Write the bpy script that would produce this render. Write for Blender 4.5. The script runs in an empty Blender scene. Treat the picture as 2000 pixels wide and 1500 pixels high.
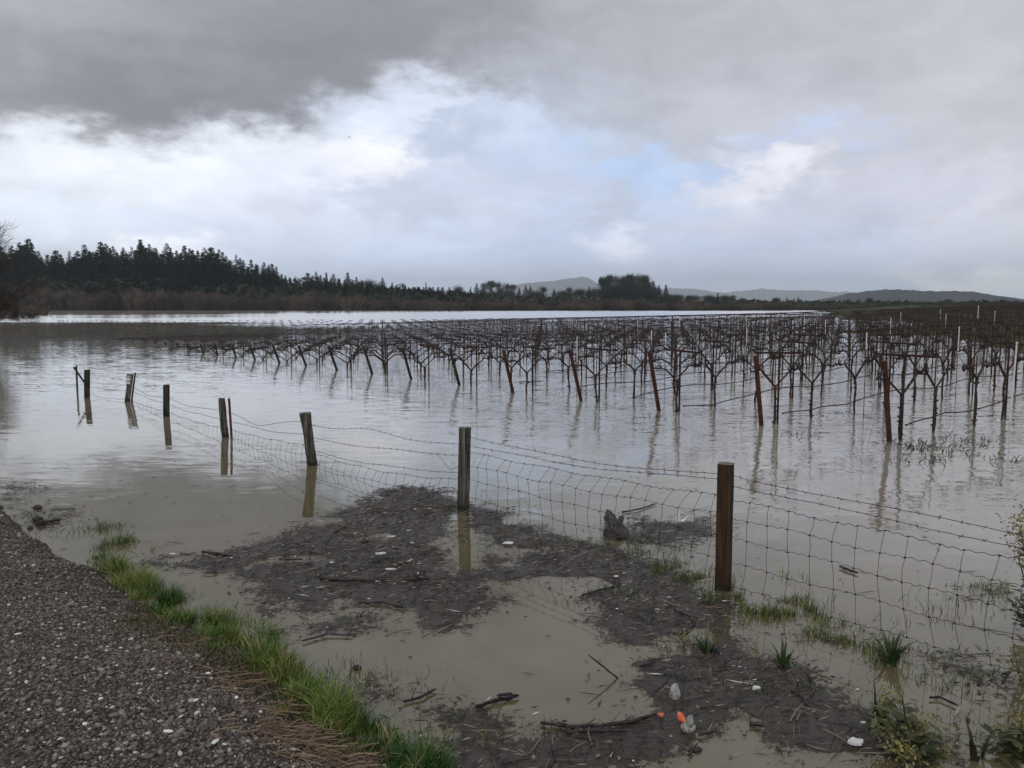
import bpy, math, random
import numpy as np
from mathutils import Vector, Matrix

random.seed(7)
RNG = np.random.default_rng(11)
sc = bpy.context.scene
col = sc.collection
PI = math.pi

# ------------------------------------------------------------------ camera
CAM_H, FOC, HORIZ = 2.05, 1618.0, 592.0
PITCH = math.atan((750 - HORIZ) / FOC)
cd = bpy.data.cameras.new('camera')
cd.sensor_width = 36.0
cd.lens = 36.0 * FOC / 2000
cd.clip_start, cd.clip_end = 0.05, 30000
cam = bpy.data.objects.new('camera', cd)
col.objects.link(cam)
cam.location = (0, 0, CAM_H)
cam.rotation_euler = (PI / 2 - PITCH, 0, 0)
sc.camera = cam


def ray(px, py):
    cx, cy = (px - 1000) / FOC, -(py - 750) / FOC
    c, s = math.cos(PITCH), math.sin(PITCH)
    return Vector((cx, c + cy * s, -s + cy * c))


def at(px, py, z=0.0):
    """point of the place at height z seen at photo position (px, py)"""
    d = ray(px, py)
    t = (z - CAM_H) / d.z
    return Vector((d.x * t, d.y * t, z))


def at_y(px, py, y):
    d = ray(px, py)
    t = y / d.y
    return Vector((d.x * t, y, CAM_H + d.z * t))


def to_px(x, y, z):
    c, s = math.cos(PITCH), math.sin(PITCH)
    dz = z - CAM_H
    f = c * y - s * dz
    u = s * y + c * dz
    return 1000 + FOC * x / f, 750 - FOC * u / f


# ------------------------------------------------------------------ render settings
sc.view_settings.view_transform = 'Standard'
sc.view_settings.look = 'None'
sc.view_settings.exposure = 0.44
sc.view_settings.gamma = 1.0
sc.view_settings.use_curve_mapping = False
cy = sc.cycles
cy.max_bounces = 6
cy.diffuse_bounces = 2
cy.glossy_bounces = 3
cy.transmission_bounces = 2
cy.transparent_max_bounces = 12
cy.volume_bounces = 1
cy.caustics_reflective = False
cy.caustics_refractive = False
cy.sample_clamp_indirect = 4.0
cy.use_denoising = True
cy.denoiser = 'OPENIMAGEDENOISE'
cy.denoising_input_passes = 'RGB_ALBEDO_NORMAL'
cy.denoising_prefilter = 'ACCURATE'


def lin(c):
    return tuple((v / 255 / 12.92) if v / 255 <= 0.04045 else ((v / 255 + 0.055) / 1.055) ** 2.4 for v in c)


# ------------------------------------------------------------------ node helper
class NB:
    def __init__(self, tree):
        self.t = tree
        self.n = tree.nodes
        self.l = tree.links

    def new(self, typ, **kw):
        nd = self.n.new(typ)
        for k, v in kw.items():
            setattr(nd, k, v)
        return nd

    def put(self, sock, v):
        if v is None:
            return
        if hasattr(v, 'is_output') or isinstance(v, bpy.types.NodeSocket):
            self.l.new(v, sock)
        else:
            sock.default_value = v

    def math(self, op, a, b=None, c=None, clamp=False):
        nd = self.new('ShaderNodeMath', operation=op, use_clamp=clamp)
        for i, v in enumerate((a, b, c)):
            self.put(nd.inputs[i], v)
        return nd.outputs[0]

    def vmath(self, op, a, b=None, c=None):
        nd = self.new('ShaderNodeVectorMath', operation=op)
        for i, v in enumerate((a, b, c)):
            self.put(nd.inputs[i], v)
        return nd.outputs['Vector']

    def noise(self, vec, scale, detail=3.0, rough=0.55, dist=0.0):
        nd = self.new('ShaderNodeTexNoise')
        self.put(nd.inputs['Vector'], vec)
        nd.inputs['Scale'].default_value = scale
        nd.inputs['Detail'].default_value = detail
        nd.inputs['Roughness'].default_value = rough
        nd.inputs['Distortion'].default_value = dist
        return nd.outputs[0], nd.outputs[1]

    def ramp(self, fac, stops):
        nd = self.new('ShaderNodeValToRGB')
        self.put(nd.inputs[0], fac)
        e = nd.color_ramp.elements
        while len(e) < len(stops):
            e.new(0.5)
        for el, (p, c) in zip(e, stops):
            el.position = p
            el.color = (*c, 1) if len(c) == 3 else c
        return nd.outputs[0]

    def mix(self, fac, a, b, blend='MIX'):
        nd = self.new('ShaderNodeMix', data_type='RGBA', blend_type=blend)
        self.put(nd.inputs[0], fac)
        for s, v in ((nd.inputs[6], a), (nd.inputs[7], b)):
            if isinstance(v, tuple) and len(v) == 3:
                v = (*v, 1)
            self.put(s, v)
        return nd.outputs[2]

    def maprange(self, v, a, b, c=0.0, d=1.0, smooth=True):
        nd = self.new('ShaderNodeMapRange', interpolation_type='SMOOTHSTEP' if smooth else 'LINEAR')
        self.put(nd.inputs[0], v)
        for i, x in enumerate((a, b, c, d)):
            nd.inputs[i + 1].default_value = x
        return nd.outputs[0]


# ------------------------------------------------------------------ world: cloudy sky
SUN_AZ, SUN_EL = math.radians(205), math.radians(38)     # behind the camera, a little to its left-rear
w = bpy.data.worlds.new('World')
sc.world = w
w.use_nodes = True
nb = NB(w.node_tree)
w.node_tree.nodes.clear()
tc = nb.new('ShaderNodeTexCoord')
D = tc.outputs['Generated']
sepD = nb.new('ShaderNodeSeparateXYZ')
nb.put(sepD.inputs[0], D)
# clouds lie in layers: squeeze the noise vertically
flat = nb.vmath('MULTIPLY', D, (1.0, 1.0, 2.1))
_, n1 = nb.noise(flat, 5.0, 6.0, 0.58, 0.3)
_, n2 = nb.noise(flat, 19.0, 6.0, 0.62)
wv = nb.vmath('SUBTRACT', n1, (0.5, 0.5, 0.5))
wv2 = nb.vmath('SUBTRACT', n2, (0.5, 0.5, 0.5))
sw = nb.new('ShaderNodeSeparateXYZ')
nb.put(sw.inputs[0], nb.vmath('MULTIPLY_ADD', wv2, (0.62, 0.62, 0.62), wv))
az = nb.math('ARCTAN2', sepD.outputs[0], sepD.outputs[1])
el = nb.math('ARCSINE', sepD.outputs[2])
low = nb.maprange(el, 0.0, 0.12, 0.35, 1.0)
az = nb.math('MULTIPLY_ADD', nb.math('MULTIPLY', sw.outputs[0], low), 0.27, az)
el = nb.math('MULTIPLY_ADD', nb.math('MULTIPLY', sw.outputs[1], low), 0.14, el)

# (photo x, photo y, spread x, spread y, weight, sRGB colour) : cloud masses by direction
SKY = [
    (0, 0, 200, 130, 1, (169, 170, 172)), (260, 40, 220, 110, 1, (143, 143, 145)),
    (120, 150, 260, 80, 1.3, (127, 127, 129)), (330, 205, 210, 54, 1.4, (118, 118, 123)),
    (520, 110, 200, 90, 1.2, (123, 123, 125)), (840, 60, 240, 85, 1.3, (134, 133, 136)),
    (1000, 150, 130, 50, 0.7, (164, 167, 173)), (1130, 215, 150, 60, 0.9, (177, 183, 191)),
    (1300, 50, 240, 110, 1.0, (166, 166, 170)), (1700, 70, 260, 120, 1.0, (174, 174, 178)),
    (1960, 120, 180, 120, 1.0, (180, 179, 182)), (1450, 190, 170, 60, 0.8, (186, 189, 195)),
    (1820, 250, 220, 70, 1.0, (190, 190, 194)),
    (60, 300, 170, 55, 1.3, (244, 248, 252)), (250, 360, 230, 60, 1.3, (243, 247, 252)),
    (520, 300, 150, 55, 1.3, (240, 245, 251)), (690, 330, 90, 40, 1.7, (250, 249, 250)),
    (760, 205, 120, 48, 1.2, (224, 232, 244)), (640, 235, 90, 40, 1.0, (226, 236, 248)),
    (900, 260, 60, 40, 0.8, (182, 193, 209)), (950, 230, 80, 40, 0.5, (205, 218, 236)),
    (130, 430, 240, 36, 1.0, (226, 234, 243)), (330, 420, 160, 26, 0.9, (208, 222, 240)),
    (320, 475, 90, 20, 1.5, (246, 248, 251)), (560, 420, 160, 60, 1.0, (214, 219, 229)),
    (850, 390, 190, 55, 1.2, (194, 201, 214)), (700, 500, 260, 45, 1.0, (192, 202, 217)),
    (1030, 330, 110, 50, 0.9, (190, 201, 219)), (1240, 325, 85, 28, 0.9, (186, 204, 230)),
    (1620, 272, 110, 24, 1.0, (184, 200, 226)), (1330, 390, 70, 22, 0.6, (192, 205, 226)),
    (1500, 338, 85, 27, 1.7, (234, 233, 238)), (1440, 370, 70, 30, 0.9, (214, 216, 224)),
    (1620, 400, 200, 45, 1.0, (190, 194, 205)), (1240, 470, 46, 24, 1.1, (226, 229, 235)),
    (1080, 470, 130, 40, 0.9, (186, 197, 214)), (1420, 480, 180, 45, 0.9, (184, 193, 208)),
    (1860, 370, 170, 55, 1.0, (196, 196, 203)), (1960, 330, 50, 30, 0.7, (214, 212, 216)),
    (1700, 510, 200, 34, 0.9, (184, 192, 206)), (1920, 545, 110, 18, 1.6, (232, 232, 231)),
    (1880, 480, 150, 34, 0.9, (192, 194, 201)), (1000, 575, 500, 30, 0.9, (184, 195, 210)),
    (300, 560, 400, 35, 0.8, (206, 215, 227)), (1600, 580, 300, 26, 0.8, (186, 195, 208)),
    (700, 250, 50, 26, 0.8, (236, 241, 250)), (610, 385, 70, 20, 0.8, (202, 209, 222)), (430, 375, 60, 22, 0.7, (214, 221, 232)),
    (700, 410, 80, 22, 0.8, (184, 191, 205)), (1010, 245, 60, 40, 0.7, (206, 218, 236)), (880, 235, 46, 22, 0.9, (172, 182, 198)), (1120, 180, 60, 40, 0.7, (158, 163, 176)),
    (1200, 260, 60, 26, 0.7, (196, 208, 226)), (1480, 300, 70, 22, 0.7, (205, 209, 219)), (1560, 310, 40, 16, 1.0, (232, 231, 236)), (1400, 410, 60, 22, 0.7, (199, 204, 214)),
    (1740, 330, 90, 30, 0.7, (187, 188, 197)), (1900, 300, 60, 30, 0.7, (203, 202, 208)), (1640, 450, 120, 24, 0.7, (180, 187, 201)), (950, 440, 90, 24, 0.6, (200, 208, 222)),
    # beyond the frame the deck goes on
    (-900, 250, 500, 130, 0.8, (214, 218, 226)), (-700, -250, 600, 300, 0.8, (153, 154, 158)),
    (2900, 250, 500, 160, 0.8, (202, 205, 209)), (2700, -200, 500, 300, 0.8, (174, 175, 179)),
    (1000, -500, 900, 300, 0.8, (164, 165, 168)),
]
HAZE_D, HAZE_TOP, HAZE_S = 0.00022, 230.0, 0.36


def behind_haze(c, e):
    k_ = max(c) / 255
    g = 1.0 - 0.085 * max(0.0, (k_ - 0.72) / 0.28)
    c = (c[0] * g * 0.995, c[1] * g, min(255, c[2] * g * 1.02))
    T = math.exp(-HAZE_D * (HAZE_TOP - CAM_H) / math.sin(max(e, math.radians(3.2))))
    c = tuple(v + 6 * max(0.0, min(1.0, (170 - max(c)) / 45)) for v in c)
    return tuple(max((v - (1 - T) * HAZE_S * k) / T, 0.02) for v, k in zip(lin(c), (.88, .96, 1.06)))


accC, accW = None, None
bgc, bgw = lin((168, 170, 177)), 0.02
accC = tuple(v * bgw for v in bgc)
accW = bgw
for (px, py, sx, sy, wt, c) in SKY:
    d = ray(px, py).normalized()
    a0, e0 = math.atan2(d.x, d.y), math.asin(d.z)
    kx, ky = FOC / sx, FOC / sy
    dx = nb.math('MULTIPLY_ADD', az, kx, -a0 * kx)
    dy = nb.math('MULTIPLY_ADD', el, ky, -e0 * ky)
    q = nb.math('MULTIPLY', dx, dx)
    q = nb.math('MULTIPLY_ADD', dy, dy, q)
    wgt = nb.math('POWER', math.exp(-1.35), q)
    if wt != 1:
        wgt = nb.math('MULTIPLY', wgt, wt)
    accC = nb.vmath('MULTIPLY_ADD', behind_haze(c, e0), wgt, accC)
    accW = nb.math('ADD', wgt, accW)
cloud = nb.vmath('DIVIDE', accC, accW)
# billow relief
nf, _ = nb.noise(flat, 11.0, 8.0, 0.62, 0.5)
cloud = nb.vmath('MULTIPLY', cloud, nb.maprange(nf, 0.3, 0.7, 0.90, 1.09, False))
sky = nb.new('ShaderNodeTexSky', sky_type='NISHITA', sun_disc=False,
             sun_elevation=SUN_EL, sun_rotation=SUN_AZ)
bg1 = nb.new('ShaderNodeBackground')
nb.put(bg1.inputs[0], sky.outputs[0])
bg1.inputs[1].default_value = 0.05
bg2 = nb.new('ShaderNodeBackground')
nb.put(bg2.inputs[0], cloud)
bg2.inputs[1].default_value = 1.0
mx = nb.new('ShaderNodeMixShader')
mx.inputs[0].default_value = 0.93
nb.l.new(bg1.outputs[0], mx.inputs[1])
nb.l.new(bg2.outputs[0], mx.inputs[2])
wo = nb.new('ShaderNodeOutputWorld')
nb.l.new(mx.outputs[0], wo.inputs[0])

sl = bpy.data.lights.new('sun', 'SUN')
sl.energy, sl.angle, sl.color = 0.6, math.radians(25), (1.0, 0.95, 0.88)
sun = bpy.data.objects.new('sun', sl)
col.objects.link(sun)
sd = Vector((math.sin(SUN_AZ) * math.cos(SUN_EL), math.cos(SUN_AZ) * math.cos(SUN_EL), math.sin(SUN_EL)))
sun.rotation_euler = sd.to_track_quat('Z', 'Y').to_euler()
sun.location = (0, -20, 30)

# ------------------------------------------------------------------ materials
MATS = {}


def mat(name, base, rough=0.85, spec=0.3, build=None, metallic=0.0):
    m = bpy.data.materials.new(name)
    m.use_nodes = True
    n = NB(m.node_tree)
    bs = m.node_tree.nodes['Principled BSDF']
    bs.inputs['Base Color'].default_value = (*base, 1)
    bs.inputs['Roughness'].default_value = rough
    bs.inputs['Specular IOR Level'].default_value = spec
    bs.inputs['Metallic'].default_value = metallic
    if build:
        build(n, bs)
    MATS[name] = m
    return m


def objco(n):
    return n.new('ShaderNodeTexCoord').outputs['Object']


def geopos(n):
    return n.new('ShaderNodeNewGeometry').outputs['Position']


def bump(n, bs, h, strength, dist):
    b = n.new('ShaderNodeBump')
    b.inputs['Strength'].default_value = strength
    b.inputs['Distance'].default_value = dist
    n.put(b.inputs['Height'], h)
    n.l.new(b.outputs[0], bs.inputs['Normal'])


def wood(c_dark, c_mid, c_light, lichen=None):
    def f(n, bs):
        co = objco(n)
        g = n.vmath('MULTIPLY', co, (30.0, 30.0, 2.2))
        a, _ = n.noise(g, 1.0, 6, 0.65, 0.6)
        g2 = n.vmath('MULTIPLY', co, (95.0, 95.0, 3.0))
        b, _ = n.noise(g2, 1.0, 3, 0.6)
        s = n.math('MULTIPLY_ADD', b, 0.45, n.math('MULTIPLY', a, 0.6))
        c = n.ramp(s, [(0.36, c_dark), (0.52, c_mid), (0.68, c_light)])
        if lichen:
            l, _ = n.noise(n.vmath('MULTIPLY', co, (9.0, 9.0, 4.0)), 1.0, 4, 0.65)
            c = n.mix(n.maprange(l, 0.52, 0.68, 0.0, 0.6), c, lichen)
        gz = n.new('ShaderNodeSeparateXYZ')
        n.put(gz.inputs[0], geopos(n))
        wet = n.maprange(n.math('MULTIPLY_ADD', a, -0.09, gz.outputs[2]), -0.02, 0.035, 0.75, 0.0)
        c = n.mix(wet, c, (.012, .010, .008))
        n.put(bs.inputs['Base Color'], c)
        bump(n, bs, s, 1.0, 0.02)
    return f


def mottled(c1, c2, scale, bstr=0.4, bd=0.01, coords='o'):
    def f(n, bs):
        co = objco(n) if coords == 'o' else geopos(n)
        a, _ = n.noise(co, scale, 5, 0.6)
        n.put(bs.inputs['Base Color'], n.ramp(a, [(0.35, c1), (0.65, c2)]))
        bump(n, bs, a, bstr, bd)
    return f


def attr_col(name='col', sheen=None):
    def f(n, bs):
        a = n.new('ShaderNodeAttribute')
        a.attribute_name = name
        n.put(bs.inputs['Base Color'], a.outputs['Color'])
    return f


def obj_tint(c1, c2, scale=0.6):
    """colour varies from one plant to the next and in patches within it"""
    def f(n, bs):
        oi = n.new('ShaderNodeObjectInfo')
        a, _ = n.noise(geopos(n), scale, 3, 0.6)
        s = n.math('MULTIPLY_ADD', oi.outputs['Random'], 0.5, n.math('MULTIPLY', a, 0.55))
        n.put(bs.inputs['Base Color'], n.ramp(s, [(0.2, c1), (0.85, c2)]))
    return f


mat('weathered_wood', (.1, .1, .09), 0.9, 0.2, wood((.012, .011, .009), (.07, .065, .055), (.27, .255, .215), (.15, .16, .085)))
mat('black_wood', (.05, .05, .045), 0.9, 0.2, wood((.01, .009, .008), (.035, .032, .027), (.1, .095, .08), (.07, .07, .045)))
mat('brown_wood', (.06, .035, .02), 0.8, 0.25, wood((.022, .012, .007), (.05, .028, .016), (.1, .058, .033)))
mat('cut_wood', (.2, .18, .15), 0.9, 0.2, mottled((.08, .07, .055), (.26, .23, .19), 40))
mat('steel_wire', (.06, .05, .045), 0.55, 0.4, mottled((.016, .012, .010), (.05, .04, .034), 60, 0.1))
mat('rust_steel', (.06, .025, .018), 0.75, 0.3, mottled((.018, .009, .008), (.062, .024, .018), 14, 0.2, 0.003))
mat('rust_post', (.09, .03, .02), 0.8, 0.25, mottled((.036, .014, .011), (.098, .034, .023), 9, 0.25, 0.004))
mat('dark_steel', (.03, .026, .024), 0.7, 0.3, mottled((.016, .013, .012), (.05, .035, .03), 14, 0.2, 0.003))
mat('red_stake', (.14, .03, .02), 0.6, 0.3, mottled((.05, .014, .012), (.17, .04, .03), 12, 0.1))
mat('vine_bark', (.03, .022, .018), 0.92, 0.15, mottled((.022, .014, .011), (.095, .064, .048), 26, 0.9, 0.02))
mat('hose_plastic', (.012, .012, .012), 0.5, 0.4)
mat('white_plastic', (.75, .75, .73), 0.5, 0.4, mottled((.6, .6, .57), (.8, .8, .79), 8, 0.05))
mat('paper_white', (.8, .8, .79), 0.7, 0.3, mottled((.62, .62, .6), (.84, .84, .83), 30, 0.1))
mat('foam_grey', (.4, .4, .37), 0.95, 0.2, mottled((.2, .2, .18), (.5, .5, .46), 45, 0.8, 0.01))
mat('litter_orange', (.8, .13, .06), 0.5, 0.4, mottled((.5, .07, .03), (.85, .22, .10), 50, 0.3))
mat('sign_white', (.75, .75, .72), 0.5, 0.4)
mat('sign_black', (.02, .02, .02), 0.5, 0.4)
mat('wet_wood', (.02, .016, .013), 0.5, 0.45, mottled((.008, .006, .005), (.045, .034, .026), 30, 0.8, 0.01))
mat('stump_wood', (.1, .09, .08), 0.75, 0.3, wood((.012, .011, .010), (.05, .045, .04), (.2, .18, .15)))
mat('needles', (.02, .03, .02), 0.9, 0.1, obj_tint((.010, .017, .010), (.030, .042, .024), 0.25))
mat('broad_leaves', (.03, .04, .03), 0.9, 0.1, obj_tint((.016, .024, .014), (.045, .055, .034), 0.25))
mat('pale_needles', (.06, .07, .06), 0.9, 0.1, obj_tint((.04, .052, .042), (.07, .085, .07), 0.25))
mat('tree_bark', (.035, .03, .026), 0.95, 0.1, mottled((.02, .017, .015), (.05, .045, .04), 3, 0.2))
mat('willow_twigs', (.06, .04, .03), 0.95, 0.1, obj_tint((.048, .037, .031), (.18, .14, .108), 0.16))
mat('bare_twigs', (.06, .05, .04), 0.95, 0.1, mottled((.03, .025, .02), (.1, .085, .065), 2, 0.1))
mat('forest_floor', (.02, .022, .015), 0.95, 0.1, mottled((.012, .013, .009), (.035, .034, .022), 0.15, 0.3, 0.5, 'g'))
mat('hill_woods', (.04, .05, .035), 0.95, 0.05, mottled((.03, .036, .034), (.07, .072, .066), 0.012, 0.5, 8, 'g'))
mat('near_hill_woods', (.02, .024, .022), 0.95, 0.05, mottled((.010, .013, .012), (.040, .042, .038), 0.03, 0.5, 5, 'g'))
mat('stones', (.1, .09, .08), 0.75, 0.35, attr_col())
mat('grass_blades', (.06, .1, .02), 0.6, 0.3, attr_col())
mat('plant_leaf', (.05, .08, .02), 0.6, 0.35, attr_col())
mat('fragments', (.05, .04, .04), 0.6, 0.4, attr_col())


def _gravel(n, bs):
    co = geopos(n)
    v = n.new('ShaderNodeTexVoronoi')
    n.put(v.inputs['Vector'], co)
    v.inputs['Scale'].default_value = 55
    a, _ = n.noise(co, 2.2, 4, 0.6)
    b, _ = n.noise(co, 160, 3, 0.6)
    base = n.ramp(a, [(0.35, (.045, .036, .029)), (0.65, (.085, .07, .057))])
    base = n.mix(n.maprange(b, 0.3, 0.7), n.mix(0.5, base, (.015, .012, .01)), base)
    n.put(bs.inputs['Base Color'], base)
    bump(n, bs, v.outputs['Distance'], 0.8, 0.02)


mat('gravel_soil', (.07, .06, .05), 0.85, 0.3, _gravel)


def _field(n, bs):
    co = geopos(n)
    a, _ = n.noise(co, 0.5, 5, 0.65)
    b, _ = n.noise(co, 9, 4, 0.65)
    c = n.ramp(a, [(0.35, (.06, .055, .03)), (0.5, (.07, .092, .024)), (0.7, (.12, .145, .042))])
    n.put(bs.inputs['Base Color'], n.mix(n.maprange(b, 0.3, 0.7, 0, 0.5), c, (.03, .03, .017)))
    bump(n, bs, b, 0.8, 0.1)


mat('field_grass', (.05, .06, .02), 0.95, 0.1, _field)
mat('lake_bed', (.06, .05, .035), 0.95, 0.1)


def _water(n, bs):
    co = geopos(n)
    sp = n.new('ShaderNodeSeparateXYZ')
    n.put(sp.inputs[0], co)
    X, Y = sp.outputs[0], sp.outputs[1]
    # wind: rougher and calmer patches
    big = n.vmath('MULTIPLY', co, (0.025, 0.09, 0))
    p, _ = n.noise(big, 1.0, 4, 0.6, 0.6)
    fine = n.vmath('MULTIPLY', co, (0.16, 0.6, 0))
    pf, _ = n.noise(fine, 1.0, 3, 0.6, 0.5)
    calm = n.math('MULTIPLY', n.maprange(Y, 42, 54), n.maprange(Y, 80, 98, 1, 0))
    lft = n.maprange(n.math('MULTIPLY_ADD', Y, 0.24, X), -12, 10, 1, 0)
    calm = n.math('MULTIPLY', calm, lft)
    ps, _ = n.noise(n.vmath('MULTIPLY', co, (0.05, 0.17, 0)), 1.0, 5, 0.75, 1.2)
    pp = n.math('MULTIPLY_ADD', n.math('SUBTRACT', ps, 0.5), 2.6, n.math('MULTIPLY', n.math('SUBTRACT', p, 0.5), 1.2))
    calm = n.math('MULTIPLY', calm, n.maprange(ps, 0.40, 0.60, 1.0, 0.12))
    # sheltered water by the road
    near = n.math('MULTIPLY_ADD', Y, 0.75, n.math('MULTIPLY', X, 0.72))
    shore = n.maprange(n.math('MULTIPLY_ADD', n.math('SUBTRACT', pf, 0.5), 3.0, near), 3.9, 9.0, 0.05, 1.0)
    shore = n.math('MAXIMUM', shore, n.math('MULTIPLY', n.maprange(Y, 5.8, 8.5, 0.0, 0.9), n.maprange(pf, 0.35, 0.62, 0.25, 1.0)))
    far = n.math('MULTIPLY', n.maprange(Y, 9, 15, 1.0, 2.5), n.maprange(Y, 22, 60, 1.0, 0.36))
    amp = n.math('MULTIPLY', n.math('MULTIPLY', shore, far), n.maprange(p, 0.3, 0.7, 0.7, 1.25))
    amp = n.math('MULTIPLY', amp, n.math('MULTIPLY_ADD', calm, -0.9, 1.0))
    side = n.maprange(n.math('DIVIDE', X, n.math('MAXIMUM', Y, 1.0)), -0.30, 0.04, 0.42, 1.0)
    amp = n.math('MULTIPLY', amp, n.math('MAXIMUM', side, n.maprange(Y, 45, 80, 0.0, 1.0)))
    # ripples: long crests across the view
    r1 = n.vmath('MULTIPLY', co, (1.7, 7.5, 0))
    _, c1 = n.noise(r1, 1.0, 2, 0.5, 0.4)
    r2 = n.vmath('MULTIPLY', co, (7.0, 22.0, 0))
    _, c2 = n.noise(r2, 1.0, 2, 0.5, 0.3)
    v = n.vmath('MULTIPLY', n.vmath('SUBTRACT', c1, (.5, .5, .5)), (0.06, 0.10, 0))
    v = n.vmath('MULTIPLY_ADD', n.vmath('SUBTRACT', c2, (.5, .5, .5)), (0.06, 0.085, 0), v)
    # the breeze blows towards the road: fronts of the wavelets face it
    tilt = n.new('ShaderNodeCombineXYZ')
    n.put(tilt.inputs[1], n.math('MULTIPLY', n.math('MULTIPLY', n.maprange(Y, 7, 24, 0.0, 0.006), n.maprange(Y, 60, 100, 1.0, 11.0)), -1.0))
    v = n.vmath('ADD', v, tilt.outputs[0])
    sc_ = n.new('ShaderNodeVectorMath', operation='SCALE')
    n.put(sc_.inputs[0], v)
    n.put(sc_.inputs['Scale'], amp)
    N = n.vmath('NORMALIZE', n.vmath('ADD', sc_.outputs[0], (0, 0, 1)))
    n.put(bs.inputs['Normal'], N)
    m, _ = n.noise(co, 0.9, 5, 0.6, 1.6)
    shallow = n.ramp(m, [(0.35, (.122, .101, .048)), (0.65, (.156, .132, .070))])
    sky_pale = n.ramp(m, [(0.35, (.30, .272, .222)), (0.65, (.345, .313, .258))])       # open water painted paler, standing in for bright sky reflection
    n.put(bs.inputs['Base Color'], n.mix(n.maprange(n.math('MULTIPLY_ADD', n.math('SUBTRACT', pf, 0.5), 3.0, near), 4.6, 9.5), shallow, sky_pale))
    bs.inputs['IOR'].default_value = 1.8


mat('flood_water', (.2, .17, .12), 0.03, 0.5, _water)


def _mat_debris(n, bs):
    co = geopos(n)
    at_ = n.new('ShaderNodeAttribute')
    at_.attribute_name = 'cover'
    cov = at_.outputs['Fac']
    a, _ = n.noise(co, 26, 5, 0.7, 0.5)
    b, _ = n.noise(co, 120, 4, 0.7)
    e, _ = n.noise(co, 5, 4, 0.6)
    s = n.math('MULTIPLY_ADD', b, 0.5, n.math('MULTIPLY', a, 0.5))
    c = n.ramp(s, [(0.34, (.020, .016, .013)), (0.48, (.052, .043, .036)), (0.6, (.10, .084, .07)), (0.74, (.26, .225, .18))])
    c = n.mix(n.maprange(e, 0.35, 0.65, 0, 0.5), c, (.05, .038, .03))
    n.put(bs.inputs['Base Color'], c)
    bump(n, bs, s, 0.45, 0.006)
    thr = n.math('MULTIPLY_ADD', s, 2.6, n.math('MULTIPLY_ADD', e, 0.7, -1.27))
    al = n.maprange(n.math('SUBTRACT', cov, thr), -0.10, 0.14, 0.0, 1.0)
    n.put(bs.inputs['Alpha'], al)


mat('debris_mat', (.05, .045, .042), 0.5, 0.3, _mat_debris)


# ------------------------------------------------------------------ mesh helpers
class MB:
    def __init__(self):
        self.v, self.f, self.c = [], [], []
        self.color = None

    def add(self, vs, fs, colr=None):
        o = len(self.v)
        self.v.extend([tuple(p) for p in vs])
        self.f.extend([tuple(i + o for i in f) for f in fs])
        if colr is not None:
            self.c.extend([(*colr, 1)] * len(vs))

    def box(self, c, s, rot=None, colr=None):
        vs = []
        for x in (-1, 1):
            for y in (-1, 1):
                for z in (-1, 1):
                    p = Vector((x * s[0] / 2, y * s[1] / 2, z * s[2] / 2))
                    if rot:
                        p = rot @ p
                    vs.append(Vector(c) + p)
        self.add(vs, [(0, 1, 3, 2), (4, 6, 7, 5), (0, 4, 5, 1), (2, 3, 7, 6), (0, 2, 6, 4), (1, 5, 7, 3)], colr)

    def tube(self, pts, radii, sides=5, cap=True, colr=None):
        pts = [Vector(p) for p in pts]
        if not hasattr(radii, '__len__'):
            radii = [radii] * len(pts)
        vs, fs = [], []
        for i, p in enumerate(pts):
            t = (pts[min(i + 1, len(pts) - 1)] - pts[max(i - 1, 0)])
            if t.length < 1e-9:
                t = Vector((0, 0, 1))
            t.normalize()
            a = Vector((0, 0, 1)) if abs(t.z) < 0.9 else Vector((1, 0, 0))
            u = t.cross(a).normalized()
            v = t.cross(u)
            for k in range(sides):
                th = 2 * PI * k / sides
                vs.append(p + (u * math.cos(th) + v * math.sin(th)) * radii[i])
        for i in range(len(pts) - 1):
            for k in range(sides):
                k2 = (k + 1) % sides
                fs.append((i * sides + k, i * sides + k2, (i + 1) * sides + k2, (i + 1) * sides + k))
        if cap:
            fs.append(tuple(range(sides))[::-1])
            fs.append(tuple((len(pts) - 1) * sides + k for k in range(sides)))
        self.add(vs, fs, colr)

    def mesh(self, name, m, smooth=False):
        me = bpy.data.meshes.new(name)
        me.from_pydata(self.v, [], self.f)
        if self.c and len(self.c) == len(self.v):
            ca = me.color_attributes.new('col', 'FLOAT_COLOR', 'POINT')
            ca.data.foreach_set('color', np.array(self.c, dtype=np.float32).ravel())
        me.materials.append(MATS[m])
        if smooth:
            me.polygons.foreach_set('use_smooth', [True] * len(me.polygons))
        me.update()
        return me

    def build(self, name, m, parent=None, loc=None, smooth=False):
        return link(name, self.mesh(name, m, smooth), parent, loc)


def np_mesh(name, V, F, m, colors=None, smooth=False, attrs=None):
    """V (n,3), F (k,3|4) arrays"""
    me = bpy.data.meshes.new(name)
    V = np.asarray(V, dtype=np.float32)
    F = np.asarray(F, dtype=np.int32)
    k = F.shape[1]
    me.vertices.add(len(V))
    me.vertices.foreach_set('co', V.ravel())
    me.loops.add(F.size)
    me.loops.foreach_set('vertex_index', F.ravel())
    me.polygons.add(len(F))
    me.polygons.foreach_set('loop_start', np.arange(0, F.size, k, dtype=np.int32))
    if smooth:
        me.polygons.foreach_set('use_smooth', np.ones(len(F), dtype=bool))
    if colors is not None:
        ca = me.color_attributes.new('col', 'FLOAT_COLOR', 'POINT')
        cc = np.ones((len(V), 4), dtype=np.float32)
        cc[:, :3] = colors
        ca.data.foreach_set('color', cc.ravel())
    for an, av in (attrs or {}).items():
        a = me.attributes.new(an, 'FLOAT', 'POINT')
        a.data.foreach_set('value', np.asarray(av, dtype=np.float32))
    me.materials.append(MATS[m])
    me.update(calc_edges=True)
    me.validate()
    return me


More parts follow.
